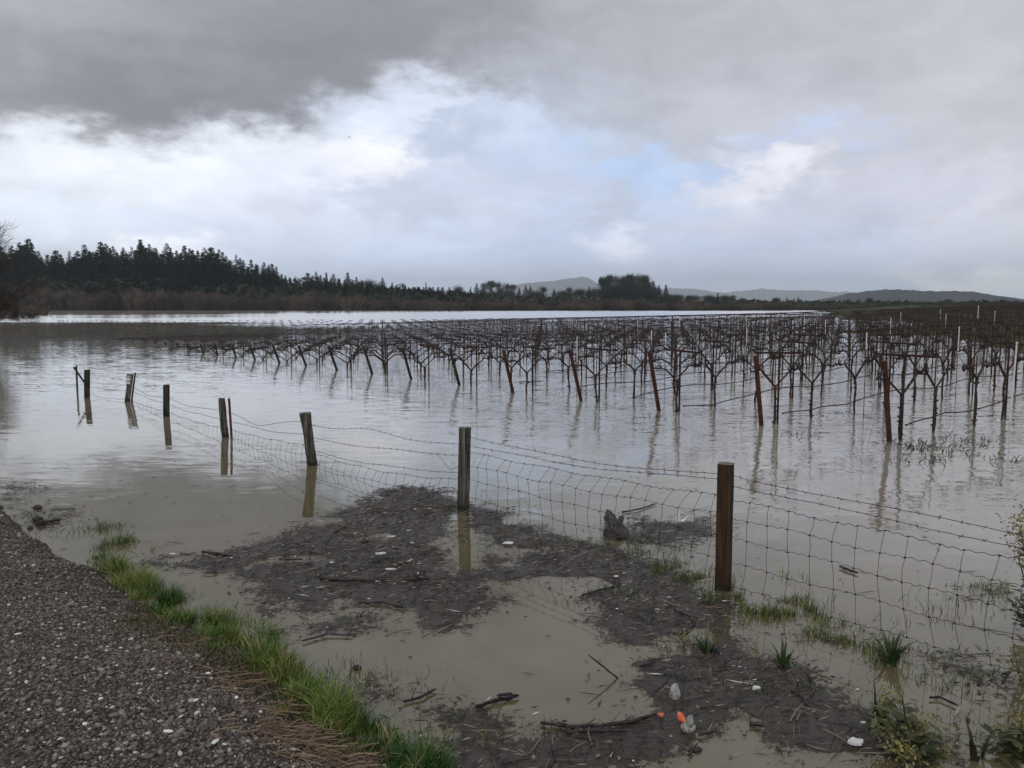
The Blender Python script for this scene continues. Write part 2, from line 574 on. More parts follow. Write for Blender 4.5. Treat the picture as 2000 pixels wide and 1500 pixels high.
def link(name, data, parent=None, loc=None):
    o = bpy.data.objects.new(name, data)
    col.objects.link(o)
    if parent:
        o.parent = parent
    if loc is not None:
        o.location = loc
    return o


def tag(o, label=None, cat=None, group=None, kind=None):
    if label:
        o['label'] = label
    if cat:
        o['category'] = cat
    if group:
        o['group'] = group
    if kind:
        o['kind'] = kind
    return o


def thing(name, label, cat, loc=(0, 0, 0), rz=0.0, group=None):
    o = bpy.data.objects.new(name, None)
    col.objects.link(o)
    o.empty_display_size = 0.1
    o.location = loc
    o.rotation_euler = (0, 0, rz)
    return tag(o, label, cat, group)


def clone(root, loc, rz=0.0, scale=None, label=None, group=None):
    r = root.copy()
    col.objects.link(r)
    r.location = loc
    r.rotation_euler = (0, 0, rz)
    if scale is not None:
        r.scale = scale if hasattr(scale, '__len__') else (scale,) * 3
    if label:
        r['label'] = label
    if group:
        r['group'] = group
    for ch in list(root.children):
        c = ch.copy()
        col.objects.link(c)
        c.parent = r
    return r


ORD = ['', 'first', 'second', 'third', 'fourth', 'fifth', 'sixth', 'seventh', 'eighth', 'ninth', 'tenth', 'eleventh',
       'twelfth', 'thirteenth', 'fourteenth', 'fifteenth', 'sixteenth', 'seventeenth', 'eighteenth', 'nineteenth']


def nth(k):
    if k < 20:
        return ORD[k]
    return '%d%s' % (k, 'th' if 10 < k % 100 < 14 else {1: 'st', 2: 'nd', 3: 'rd'}.get(k % 10, 'th'))


def vnoise(x, y, seed=0):
    """value noise, arrays"""
    x, y = np.asarray(x, float), np.asarray(y, float)
    xi, yi = np.floor(x).astype(np.int64), np.floor(y).astype(np.int64)
    xf, yf = x - xi, y - yi
    xf, yf = xf * xf * (3 - 2 * xf), yf * yf * (3 - 2 * yf)

    def h(a, b):
        n = (a * 374761393 + b * 668265263 + seed * 974711) & 0x7fffffff
        n = ((n ^ (n >> 13)) * 1274126177) & 0x7fffffff
        return ((n ^ (n >> 16)) & 0xffff) / 65535.0
    return (h(xi, yi) * (1 - xf) + h(xi + 1, yi) * xf) * (1 - yf) + (h(xi, yi + 1) * (1 - xf) + h(xi + 1, yi + 1) * xf) * yf


def fbm(x, y, seed=0, oct=4):
    s, a, t = 0, 1.0, 0
    for i in range(oct):
        s = s + a * vnoise(x * 2 ** i, y * 2 ** i, seed + i)
        t += a
        a *= 0.5
    return s / t


def sstep(a, b, x):
    t = np.clip((np.asarray(x, float) - a) / (b - a), 0, 1)
    return t * t * (3 - 2 * t)


def grid_mesh(name, xs, ys, zf, m, smooth=True):
    X, Y = np.meshgrid(xs, ys)
    Z = zf(X, Y)
    nx, ny = len(xs), len(ys)
    i = np.arange(nx * ny).reshape(ny, nx)
    F = np.stack([i[:-1, :-1], i[:-1, 1:], i[1:, 1:], i[1:, :-1]], -1).reshape(-1, 4)
    return np_mesh(name, np.stack([X, Y, Z], -1).reshape(-1, 3), F, m, smooth=smooth)


# ------------------------------------------------------------------ vineyard lattice
P0 = at(1737, 863)
RA = Vector((-1.35, 1.62, 0))       # from row to row
RB = Vector((0.974, 0.76, 0))       # from vine to vine along a row
ROW_RZ = math.atan2(RB.y, RB.x)


def lat(n, m):
    return P0 + RA * n + RB * m


def nm_of(x, y):
    dx, dy = x - P0.x, y - P0.y
    det = RA.x * RB.y - RB.x * RA.y
    return (dx * RB.y - RB.x * dy) / det, (RA.x * dy - RA.y * dx) / det


def ztop(x, y):
    """height above the water of the trellis tops"""
    n, m = nm_of(x, y)
    L = 1.3 - 0.06 * n + 0.0205 * m
    L = L - 0.38 * sstep(30, 50, m) * sstep(12, 17, n) * (1 - sstep(58, 76, m))
    far = sstep(50, 58, y)
    fl = 0.2 * np.log1p(np.exp(np.clip(np.asarray(L) / 0.2, -30, 30))) + 0.22
    return L * (1 - far) + np.maximum(L, fl) * far


def in_field(n, m):
    p = lat(n, m)
    if p.x > p.y * 0.618 + 1.6 or p.x < p.y * -0.64:
        return False
    if p.y > (92 if p.x < .03 * p.y else 78 + 34 * max(0, min(1, (p.x / p.y - .40) / .12))):
        return False
    r = p.x / p.y
    if 48.5 < p.y + 0.28 * p.x < 57 and r < 0.055 + 0.05 * math.sin(p.y * 3):
        return False
    return True


# ------------------------------------------------------------------ setting: water and ground
def quad_sheet(name, x0, x1, y0, y1, z, m, kind='structure'):
    me = np_mesh(name, [(x0, y0, z), (x1, y0, z), (x1, y1, z), (x0, y1, z)], [(0, 1, 2, 3)], m)
    return tag(link(name, me), kind=kind)


quad_sheet('ground', -4500, 4500, -300, 7200, -1.4, 'lake_bed')
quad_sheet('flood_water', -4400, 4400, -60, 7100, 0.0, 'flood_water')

# road verge: shoreline from the photo
SH = [at(*p) for p in ((-420, 930), (-160, 955), (0, 988), (30, 1018), (80, 1062), (135, 1096), (205, 1118), (235, 1150), (300, 1190),
                       (370, 1222), (450, 1262), (540, 1290), (590, 1340), (680, 1400), (760, 1450), (830, 1500))]
SH += [Vector((0.35, 2.9, 0)), Vector((1.5, 1.9, 0)), Vector((4, -0.6, 0)), Vector((12, -8.6, 0))]
SH = [Vector((-30, 33, 0)), Vector((-14, 17, 0))] + SH
SHA = np.array([(p.x, p.y) for p in SH])
# where the bank ends on the far left the shore bends away
SHA[0] = (-24, 13.5)
SHA[1] = (-12, 12.0)


def poly_sd(X, Y, P, closed=False):
    """signed distance to polyline/polygon; for a polyline positive on its left-hand side walking forward"""
    X, Y = np.asarray(X, float), np.asarray(Y, float)
    best = np.full(X.shape, 1e9)
    sgn = np.ones(X.shape)
    n = len(P)
    inside = np.zeros(X.shape, bool)
    for i in range(n if closed else n - 1):
        a, b = P[i], P[(i + 1) % n]
        ex, ey = b[0] - a[0], b[1] - a[1]
        L2 = ex * ex + ey * ey + 1e-12
        t = np.clip(((X - a[0]) * ex + (Y - a[1]) * ey) / L2, 0, 1)
        dx, dy = X - a[0] - t * ex, Y - a[1] - t * ey
        d = np.hypot(dx, dy)
        cr = ex * (Y - a[1]) - ey * (X - a[0])
        m = d < best - 1e-9
        sgn = np.where(m, np.sign(cr), sgn)
        best = np.where(m, d, best)
        if closed:
            c = ((a[1] > Y) != (b[1] > Y)) & (X < (b[0] - a[0]) * (Y - a[1]) / (b[1] - a[1] + 1e-12) + a[0])
            inside ^= c
    return np.where(inside, best, -best) if closed else best * sgn


def bank_z(X, Y):
    s = -poly_sd(X, Y, SHA)             # positive inland
    s = s + 0.10 * (fbm(np.asarray(X) * 3, np.asarray(Y) * 3, 5) - 0.5)
    z = np.where(s > 0, 0.42 * (1 - np.exp(-s / 0.9)), 0.35 * s)
    return np.maximum(z, -0.5) + 0.02 * (fbm(np.asarray(X) * 9, np.asarray(Y) * 9, 8) - 0.5)


gv = tag(link('gravel_verge', grid_mesh('gravel_verge', np.arange(-13, 5, 0.06), np.arange(-3, 13.4, 0.06), bank_z, 'gravel_soil')),
         kind='structure')

# vineyard slope
def field_z(X, Y):
    g = ztop(X, Y) - 1.5
    g = np.clip(g, -1.0, 1.6)
    n, m = nm_of(X, Y)
    g = g - 1.2 * sstep(0.0, -6, n) - 1.2 * sstep(-1, -8, m)
    rt = sstep(.30, .54, X / Y + .10 * (fbm(X * .05, Y * .05, 13) - .5))
    dry = np.where(Y > 100, np.interp(Y, [100, 150, 235], [.55, 1.25, 1.5]), g)
    wet = np.where(Y > 85, g * (1 - sstep(85, 130, Y)) - 0.5 * sstep(85, 130, Y), g)
    g = wet * (1 - rt) + np.maximum(g, dry) * rt
    return np.maximum(g, -1.35) + 0.07 * (fbm(X * 0.7, Y * 0.7, 3) - 0.5)


tag(link('vineyard_ground', grid_mesh('vineyard_ground', np.arange(-30, 240, 1.2), np.arange(6, 250, 1.2), field_z, 'field_grass')),
    kind='structure')

# ------------------------------------------------------------------ far bank, ridge and hills
RIDGE_X = [-400, -230, -160, -100, -80, -62, -40, -16, 10, 60]
RIDGE_H = [12, 11, 9.5, 8.5, 6, 4.5, 3.2, 2.4, 1.4, .2]


def ridge_h(x):
    return np.interp(x, RIDGE_X, RIDGE_H)


def far_z(X, Y):
    sh = 233 + 6 * (fbm(X * 0.02, Y * 0 + 1, 21) - 0.5) + np.where(X > 60, (X - 60) * 0.25, 0)
    t = sstep(0, 55, Y - sh)
    z = -0.35 + 1.0 * sstep(3, 14, Y - sh) + ridge_h(X) * t + np.where(X > 50, .3, 1.0) * (fbm(X * 0.06, Y * 0.06, 4) - 0.5) * t
    return z


tag(link('far_bank', grid_mesh('far_bank', np.arange(-420, 720, 6.0), np.arange(226, 620, 6.0), far_z, 'forest_floor')), kind='structure')


def hill(name, pts, dist, depth, seed, m='hill_woods'):
    """a rounded wooded ridge; pts are skyline points of the photo"""
    W = [at_y(px, py, dist) for px, py in pts]
    xs = np.array([p.x for p in W])
    zs = np.array([p.z for p in W])
    gx = np.linspace(xs[0], xs[-1], 320)
    gy = np.linspace(dist - depth, dist + depth, 40)

    def zf(X, Y):
        h = np.interp(X, xs, zs)
        t = np.clip(1 - ((Y - dist) / depth) ** 2, 0, 1)
        r = fbm(X / depth * 9, Y / depth * 9, seed, 5) - 0.5
        return -1.2 + (h + 1.2) * (t ** 0.8) * (1 + 0.05 * r) + t * h.max() * 0.13 * r + t * dist * .0042 * (fbm(X / dist * 260, Y / dist * 120, seed + 7, 2) - .5)
    return tag(link(name, grid_mesh(name, gx, gy, zf, m)), kind='structure')


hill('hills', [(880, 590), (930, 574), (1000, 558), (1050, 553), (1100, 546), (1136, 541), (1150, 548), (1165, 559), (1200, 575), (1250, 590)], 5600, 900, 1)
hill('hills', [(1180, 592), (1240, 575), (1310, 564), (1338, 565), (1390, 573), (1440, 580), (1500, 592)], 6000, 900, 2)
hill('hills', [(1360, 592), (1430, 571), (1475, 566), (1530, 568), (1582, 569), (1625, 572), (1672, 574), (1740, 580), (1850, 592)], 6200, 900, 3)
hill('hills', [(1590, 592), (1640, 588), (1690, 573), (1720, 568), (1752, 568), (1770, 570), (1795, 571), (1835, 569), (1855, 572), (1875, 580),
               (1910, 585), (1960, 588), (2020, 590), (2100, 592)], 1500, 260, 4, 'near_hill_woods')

# ------------------------------------------------------------------ trees
def leaf_cloud(mb, c, spread, n, size, down=0.0):
    for _ in range(n):
        p = Vector(c) + Vector((random.gauss(0, spread[0]), random.gauss(0, spread[1]), random.gauss(0, spread[2])))
        u = Vector((random.uniform(-1, 1), random.uniform(-1, 1), random.uniform(-.6, .6) - down)).normalized() * size * random.uniform(.6, 1.4)
        v = Vector((random.uniform(-1, 1), random.uniform(-1, 1), random.uniform(-.8, .8))).normalized() * size * random.uniform(.4, .9)
        mb.add([p - u * .5, p + v * .5, p + u * .6], [(0, 1, 2)])


def conifer_meshes(seed, width, dens, gap, taper=1.0):
    """unit-height conifer: crown and trunk"""
    random.seed(seed)
    tr, cr = MB(), MB()
    H = 16.0
    tr.tube([(0, 0, -.5), (0.05, 0, H * .4), (0.0, .05, H * .8), (0, 0, H * 0.99)], [.3, .22, .1, .02], 6)
    z = H * gap
    while z < H * .985:
        f = (z - H * gap) / (H * (1 - gap))
        R = width * ((1 - f) ** taper) * (0.85 + .15 * math.sin(f * 9 + seed)) + .08
        nbr = max(4, int(8 * (1 - f * .3)))
        off = random.uniform(0, 6)
        for k in range(nbr):
            if random.random() < 0.2:
                continue
            a = off + 2 * PI * k / nbr + random.uniform(-.3, .3)
            L = R * random.choice([.5, .7, .85, 1.0, 1.1, 1.35] if f < .75 else [.5, .7, .9])
            droop = random.uniform(-.10, .32) * (1 - f)
            base = Vector((0, 0, z + random.uniform(-.55, .55) * (1 - f * .6)))
            tip = base + Vector((math.cos(a) * L, math.sin(a) * L, -droop * L + .12 * L))
            side = Vector((-math.sin(a), math.cos(a), 0))
            w_ = .16 * L + .12
            mid = base.lerp(tip, .5) + Vector((0, 0, .08 * L))
            cr.add([base, mid + side * w_, tip, mid - side * w_], [(0, 1, 2), (0, 2, 3)])
            nn = int(dens * (2 + L * 3.2))
            for q in range(nn):
                t = random.uniform(.15, 1.0)
                p = base.lerp(tip, t) + side * random.uniform(-1, 1) * w_ * (1.3 - t)
                s = random.uniform(.35, .85) * (1.0 - .55 * f)
                d = (tip - base).normalized()
                u = d * s + side * random.uniform(-.35, .35) + Vector((0, 0, random.uniform(-.45, .2)))
                cr.add([p, p + u, p + u * .4 + Vector((random.uniform(-.2, .2), random.uniform(-.2, .2), random.uniform(-.35, .1)))], [(0, 1, 2)])
        z += random.uniform(.28, .5) * (1.15 - .5 * f)
    for q in range(6):
        cr.add([(0, 0, H), (random.uniform(-.14, .14), random.uniform(-.14, .14), H - .7), (random.uniform(-.14, .14), .05, H - 1.0)], [(0, 1, 2)])
    return cr.mesh('crown', 'needles'), tr.mesh('trunk', 'tree_bark')


def round_meshes(seed, wid, lobes, hgt=14.0, m='broad_leaves', nleaf=150, gap=.02):
    random.seed(seed)
    tr, cr = MB(), MB()
    tr.tube([(0, 0, -.6), (.1, 0, hgt * .25), (.2, .1, hgt * .5)], [.45, .35, .22], 6)
    for k in range(lobes):
        a = random.uniform(0, 6.28)
        r = wid * random.uniform(.1, .8)
        z = hgt * random.uniform(gap + .12, .88)
        r *= min(1.0, 1.75 * (1.08 - z / hgt))
        c = Vector((math.cos(a) * r, math.sin(a) * r, z))
        b0 = Vector((.1, 0, hgt * random.uniform(.15, .45)))
        tr.tube([b0, b0.lerp(c, .5) + Vector((0, 0, .4)), c], [.16, .1, .04], 4)
        s = wid * random.uniform(.2, .32)
        leaf_cloud(cr, c, (s, s, s * .85), nleaf * 2, .7)
    return cr.mesh('crown', m), tr.mesh('trunk', 'tree_bark')


CON = [conifer_meshes(3, 3.0, 2.0, .10, .9), conifer_meshes(5, 3.5, 2.1, .06, 1.0), conifer_meshes(9, 2.6, 1.7, .16, .8),
       conifer_meshes(14, 3.2, 1.1, .22, .7), conifer_meshes(21, 2.5, 0.8, .28, .6), conifer_meshes(33, 1.7, 2.4, .04, 1.1)]
RND = [round_meshes(41, 5.0, 15), round_meshes(43, 4.2, 12), round_meshes(47, 5.6, 19, gap=.0), round_meshes(51, 3.8, 14, gap=.2)]

random.seed(99)
SIL = [  # photo x, top y, kind, distance
    (-60, 470, 1, 262), (-30, 482, 0, 262), (0, 478, 1, 258), (22, 479, 3, 264), (38, 472, 3, 268), (54, 464, 1, 262), (74, 489, 3, 262), (92, 497, 0, 256), (108, 487, 1, 258),
    (135, 490, 4, 266), (150, 489, 3, 262), (165, 477, 4, 268), (181, 492, 0, 258), (196, 470, 1, 260), (207, 475, 3, 268), (221, 480, 3, 262), (241, 483, 3, 266),
    (257, 481, 4, 268), (274, 467, 0, 262), (292, 476, 3, 266), (306, 489, 4, 262), (325, 474, 3, 266), (344, 488, 2, 262), (360, 479, 0, 264),
    (375, 486, 1, 260), (386, 489, 0, 266), (399, 483, 3, 264), (412, 481, 1, 262), (427, 486, 4, 268), (442, 499, 3, 262), (461, 497, 4, 266), (475, 507, 3, 262),
    (490, 506, 2, 266), (502, 516, 1, 262), (515, 511, 3, 264), (531, 514, 1, 262), (550, 535, 0, 262), (557, 537, 2, 268), (566, 541, 1, 266), (582, 547, 0, 262),
    (601, 532, 1, 262), (617, 530, 3, 268), (637, 532, 5, 262), (651, 534, 3, 270), (679, 532, 0, 262), (696, 540, 2, 268),
    (747, 541, 3, 300), (766, 551, 0, 275), (832, 551, 5, 420), (862, 562, 1, 300), (919, 560, 0, 300), (931, 552, 2, 420),
    (1014, 561, 1, 330), (1027, 557, 0, 340), (1036, 558, 2, 340), (1082, 563, 1, 340), (1301, 555, 1, 340), (1276, 549, 0, 365), (1287, 556, 2, 360),
    (1402, 571, 1, 330), (1537, 579, 2, 620), (1551, 581, 3, 620), (1559, 578, 1, 620), (817, 560, 0, 300), (1150, 560, 0, 350),
]
KINDW = ['dark pointed conifer', 'broad dark conifer', 'narrow dark conifer', 'ragged open conifer', 'thin sparse conifer', 'slim spire shaped conifer']
SIL.sort(key=lambda s: s[0])
GT = 'trees on the far bank'


def place_tree(name, cat, meshes, px, topy, dist, H0, wmul, label, group, crown_m=None):
    t = at_y(px, topy, dist)
    base = float(far_z(np.array(t.x), np.array(dist * 1.0)))
    h = t.z - base
    o = thing(name, label, cat, (t.x, dist, base), random.uniform(0, 6.28), group)
    s = h / H0
    o.scale = (s * wmul * random.uniform(.85, 1.2), s * wmul, s)
    a = link('crown', meshes[0], o)
    b = link('trunk', meshes[1], o)
    if crown_m:
        a.data = a.data.copy()
        a.data.materials[0] = MATS[crown_m]
    return o


for i, (px, ty, k, ds) in enumerate(SIL):
    tall = (ty - 592) / -1 * ds / 1618
    wm = (1.75 if k in (0, 1) else 1.4) if tall > 8 else 1.6
    place_tree('conifer', 'tree', CON[k], px, ty, ds, 16.0, wm * random.uniform(.9, 1.1),
               '%s on the skyline, %s conifer from the left' % (KINDW[k], nth(i + 1)), GT,
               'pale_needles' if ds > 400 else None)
random.seed(123)
BACK = [(x_ + random.uniform(6, 11), t_ + random.uniform(5, 15), random.choice([0, 1, 2, 1]), 272 + random.uniform(0, 6)) for (x_, t_, k_, d_) in SIL if d_ < 275 and x_ < 720]
for i, (px, ty, k, ds) in enumerate(BACK):
    place_tree('conifer', 'tree', CON[k], px, ty, ds, 16.0, random.uniform(1.3, 2.0),
               'dark conifer filling the gap behind the skyline trees, %s from the left' % nth(i + 1), 'back row conifers of the far wood')
# lower trees of the wood, below the skyline
LOW = []
x = -70
while x < 880:
    sky_y = np.interp(x, [s[0] for s in SIL], [s[1] for s in SIL])
    lim = 560 if x > 500 else 548
    LOW.append((x, min(lim, sky_y + random.uniform(7, 24)), random.choice([0, 1, 1, 2]), random.uniform(250, 258)))
    x += random.uniform(8, 14)
for i, (px, ty, k, ds) in enumerate(LOW):
    place_tree('conifer', 'tree', CON[k], px, ty, ds, 16.0, random.uniform(1.5, 2.1),
               'low dark conifer in front of the skyline trees, %s from the left' % nth(i + 1), 'low conifers of the far wood')

BRD = [(706, 546, 0, 262, 1.0), (722, 541, 1, 262, 1.1), (735, 550, 2, 262, 1.2), (787, 550, 1, 420, .8), (800, 562, 2, 280, 1.8), (840, 566, 2, 282, 2.0), (880, 566, 0, 284, 1.6),
       (897, 556, 2, 262, 1.0), (945, 550, 0, 420, 1.0), (960, 545, 3, 420, 1.0), (975, 549, 0, 420, 1.0), (990, 549, 1, 420, 1.1), (1000, 553, 0, 415, 1.1),
       (1061, 556, 1, 350, 1.1), (1111, 557, 1, 350, 1.0), (1050, 566, 2, 330, 2.0), (1100, 566, 2, 335, 2.0), (1135, 562, 2, 335, 1.6),
       (1160, 561, 2, 340, 1.6), (1176, 537, 3, 370, .75), (1190, 532, 3, 372, .75), (1204, 534, 0, 375, .75), (1217, 535, 3, 366, .7), (1232, 530, 3, 370, .8), (1246, 532, 0, 374, .7),
       (1259, 532, 3, 368, .7), (1268, 543, 1, 364, .8), (1225, 546, 2, 358, 1.3), (1195, 550, 2, 358, 1.3), (1250, 548, 2, 358, 1.3), (1210, 556, 2, 356, 1.7), (1240, 558, 2, 356, 1.7), (1180, 560, 2, 356, 1.6), (1268, 557, 2, 356, 1.5), (1280, 560, 2, 356, 1.2), (1320, 573, 2, 345, 1.9),
       (1345, 576, 0, 520, 1.6), (1375, 576, 1, 520, 1.6), (1416, 575, 2, 330, 1.4), (1432, 575, 0, 332, 1.3), (1450, 581, 2, 332, 1.6), (1480, 584, 2, 560, 1.8), (1512, 586, 0, 560, 1.8),
       (1592, 586, 2, 520, 1.5), (1625, 589, 1, 500, 1.9), (1700, 581, 2, 330, 1.4), (1717, 585, 0, 335, 1.4), (1655, 592, 2, 330, 2.2), (1745, 590, 2, 330, 2.0),
       (1780, 590, 2, 340, 2.0), (1820, 590, 2, 340, 2.0), (1860, 589, 0, 330, 1.8), (1905, 587, 2, 330, 1.8), (1945, 586, 2, 330, 2.0), (1985, 586, 0, 330, 2.0), (2030, 585, 2, 330, 2.0)]
random.seed(321)
for k_ in range(30):
    x_ = 1305 + k_ * 24 + random.uniform(-9, 9)
    BRD.append((x_, np.interp(x_, [1300, 1500, 1650, 1800, 2000], [575, 582, 588, 587, 584]) + random.uniform(-4, 6), random.choice([0, 1, 2, 2]), 300 + (x_ - 1300) * .05 + random.uniform(0, 30), random.uniform(1.2, 2.2)))
BRD.sort(key=lambda s: s[0])
BW = ['round topped broadleaf tree', 'loose rounded broadleaf tree', 'low spreading dark tree', 'tall open crowned tree']
for i, (px, ty, k, ds, wm) in enumerate(BRD):
    place_tree('broadleaf_tree', 'tree', RND[k], px, ty, ds, 14.0, wm,
               '%s beyond the far shore, %s broadleaf from the left' % (BW[k], nth(i + 1)), 'broadleaf trees on the far bank',
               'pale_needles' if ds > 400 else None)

# bare willows along the far waterline
def willow_mesh(seed):
    random.seed(seed)
    mb = MB()
    H, W_ = 5.5, 4.2
    for k in range(26):
        a = random.uniform(0, 6.28)
        r = random.uniform(.1, 1)
        b = Vector((math.cos(a) * r * 2.6, math.sin(a) * r * 1.8, -.6))
        lean = Vector((math.cos(a) * r * 1.4, math.sin(a) * r * 1.2, 0))
        top = b + lean + Vector((random.uniform(-.5, .5), random.uniform(-.5, .5), H * random.uniform(.5, .92) * (1.05 - .35 * r)))
        mb.tube([b, b.lerp(top, .5) + Vector((random.uniform(-.3, .3), random.uniform(-.3, .3), .2)), top], [.08, .05, .015], 3, False)
        for q in range(75):
            t = random.uniform(.12, 1)
            p = b.lerp(top, t)
            L = random.uniform(.5, 1.3)
            d = Vector((random.gauss(0, .75), random.gauss(0, .75), random.uniform(.1, 1.1))).normalized() * L
            sd_ = Vector((random.uniform(-1, 1), random.uniform(-1, 1), random.uniform(-.3, .3))) * .07
            mb.add([p - sd_, p + sd_, p + d], [(0, 1, 2)])
            p2 = p + d * random.uniform(.4, .9)
            d2 = Vector((random.gauss(0, .7), random.gauss(0, .7), random.uniform(0, 1))).normalized() * L * .6
            mb.add([p2 - sd_ * .7, p2 + sd_ * .7, p2 + d2], [(0, 1, 2)])
    return mb.mesh('bare_willow', 'willow_twigs')


WIL = [willow_mesh(s) for s in (61, 62, 63, 64, 65)]
random.seed(5)
wl = []
x = -60
while x < 1790:
    top = np.interp(x, [-60, 0, 200, 400, 500, 700, 900, 1100, 1300, 1500, 1650, 1790], [556, 558, 563, 566, 570, 575, 580, 583, 583, 586, 592, 596])
    for row in range(2):
        sh = 233 + max(0, (x - 1000) / 1618 * 235 - 60) * .25
        ds = sh + (1.0 if row == 0 else 8.0) + random.uniform(-1, 2.5)
        ty = top + (random.uniform(2, 11) if row == 0 else random.uniform(-4, 4))
        wl.append((x + random.uniform(-6, 6), ty, ds))
    x += random.uniform(19, 27)
wl.sort(key=lambda s: s[0])
for i, (px, ty, ds) in enumerate(wl):
    p = at_y(px, ty, ds)
    o = link('bare_willow', WIL[i % 5], None, (p.x, ds, -.1))
    h = max(1.6, (p.z + .1) * random.uniform(.95, 1.3))
    s = h / 5.2
    o.scale = (max(s, .75) * random.uniform(1.0, 1.3), max(s, .75), s)
    o.rotation_euler = (0, 0, random.choice([0, PI]) + random.uniform(-.4, .4))
    tag(o, 'bare brown willow thicket at the far waterline, %s from the left' % nth(i + 1), 'shrub', 'bare willows along the far waterline')

# dark undergrowth filling the wood
random.seed(77)
V, F = [], []
nf_ = 30000
ux = RNG.uniform(-260, 420, nf_)
uy = 242 + RNG.random(nf_) ** 1.0 * 34 + np.where(ux > 60, (ux - 60) * .3, 0)
ug = far_z(ux, uy)
uh = ug + RNG.random(nf_) * np.interp(ux, [-260, -110, -60, 0, 40, 420], [6.5, 6.5, 4.6, 2.2, .9, .3])
for j in range(3):
    V.append(np.stack([ux + RNG.normal(0, .9, nf_), uy + RNG.normal(0, .9, nf_), uh + RNG.normal(0, .7, nf_)], -1))
VV = np.stack(V, 1).reshape(-1, 3)
tag(link('undergrowth', np_mesh('undergrowth', VV, np.arange(len(VV)).reshape(-1, 3), 'broad_leaves')),
    'dark undergrowth filling the far wood behind the bare willows', 'undergrowth', kind='stuff')


# ------------------------------------------------------------------ bare tree at the left edge
def bare_tree(name, label, loc, H, seed, lean, spread=1.0):
    random.seed(seed)
    tw, trk = MB(), MB()

    def grow(p, d, L, r, lev):
        n = 4
        pts, rr = [p], [r]
        q = p
        for i in range(n):
            d = (d + Vector((random.uniform(-.22, .22), random.uniform(-.22, .22), random.uniform(-.1, .2)))).normalized()
            q = q + d * L / n
            pts.append(q)
            rr.append(max(r * (1 - .6 * (i + 1) / n), .006))
        (trk if lev < 2 else tw).tube(pts, rr, 6 if lev < 2 else 3, False)
        if lev >= 5:
            return
        for i in range(1, n + 1):
            for k in range(2 if lev < 3 else random.choice([1, 2, 2])):
                if random.random() < .08:
                    continue
                a = Vector((random.uniform(-1, 1), random.uniform(-1, 1), random.uniform(-.25, .55))) * spread
                nd = (d * .75 + a * .8 + (lean * .12 if lev < 3 else Vector())).normalized()
                grow(pts[i], nd, L * random.uniform(.5, .68), max(rr[i] * .62, .006), lev + 1)
    grow(Vector((0, 0, -.8)), Vector((lean.x * .1, lean.y * .1, 1)).normalized(), H * .42, H * .017, 0)
    o = thing(name, label, 'tree', loc)
    trk.build('trunk', 'bare_twigs', o)
    tw.build('twigs', 'bare_twigs', o)
    return o


p = at_y(-66, 592, 62)
bare_tree('bare_tree', 'tall leafless tree reaching in at the left edge', (p.x, 62, 0), 13.0, 17, Vector((1, 0, 0)), 1.25)
p = at_y(1967, 590, 200)
bare_tree('bare_tree', 'small leafless tree on the skyline right of the hill', (p.x, 200, 0.4), 3.2, 23, Vector((0, 0, 0)))
for i, (px, yy, ty, lb) in enumerate(((-62, 88, 583, 'leafless willow bush in the water at the left edge, nearest one'), (16, 112, 578, 'leafless willow bush behind the left edge bush, middle one'),
                                      (66, 138, 590, 'low reedy willow bush farthest out from the left edge'))):
    p = at_y(px, ty, yy)
    o = link('willow_bush', WIL[i], None, (p.x, yy, -.1))
    s = (p.z + .1) / 5.2
    o.scale = (s * 1.7, s * 1.4, s)
    tag(o, lb, 'shrub', 'willow bushes at the left edge')

# ------------------------------------------------------------------ vines
def vine_meshes(seed):
    random.seed(seed)
    t, c = MB(), MB()
    fz = random.uniform(.70, .82)
    pts, rr = [], []
    for i in range(8):
        f = i / 7
        pts.append((random.uniform(-.022, .022), random.uniform(-.02, .02), -.6 + (fz + .6) * f))
        rr.append(.025 - .005 * f + random.uniform(-.003, .004))
    rr[-1] = .031
    t.tube(pts, rr, 6)
    for k in range(5):
        z = random.uniform(0, fz)
        a = random.uniform(0, 6.28)
        t.tube([(0, 0, z), (math.cos(a) * .05, math.sin(a) * .05, z + .02)], [.02, .012], 4)
    for s in (-1, 1):
        x1 = random.uniform(.24, .36)
        z1 = random.uniform(.91, .95)
        pts = [Vector(pts_) for pts_ in ((0, 0, fz - .03), (s * x1 * .45, random.uniform(-.02, .02), fz + (z1 - fz) * .55 - random.uniform(0, .04)),
                                         (s * x1, random.uniform(-.02, .02), z1))]
        xx = x1
        while xx < .62:
            xx += .065
            pts.append(Vector((s * xx, random.uniform(-.02,   .02), .96 + random.uniform(-.022, .022))))
        n = len(pts)
        c.tube(pts, [.0155 + random.uniform(-.004, .006) for i in range(n)], 5)
        for p in pts[2:]:
            if random.random() < .85:
                a = random.uniform(-.5, .5)
                L = random.uniform(.05, .13)
                q = p + Vector((a * L, random.uniform(-.4, .4) * L, L))
                c.tube([p, p.lerp(q, .5) + Vector((random.uniform(-.012, .012), 0, 0)), q], [.011, .008, .006], 4)
                if random.random() < .6:
                    q2 = p + Vector((random.uniform(-.8, .8) * L, random.uniform(-.4, .4) * L, L * .7))
                    c.tube([p.lerp(q, .3), q2], [.007, .005], 3)
            for _k in range(random.choice([0, 1, 1, 2])):
                L = random.uniform(.12, .42)
                d = Vector((random.uniform(-.5, .5), random.uniform(-.7, .7), random.uniform(.3, 1))).normalized() * L
                c.tube([p, p + d * .5 + Vector((random.uniform(-.04, .04), random.uniform(-.04, .04), .02)), p + d], [.005, .004, .003], 3, False)
    st = MB()
    st.tube([(.02, .02, -.6), (.02, .02, 1.15 + random.uniform(0, .15))], .010, 4)
    return t.mesh('trunk', 'vine_bark', True), c.mesh('cordon', 'vine_bark', True), st.mesh('training_stake', 'dark_steel')


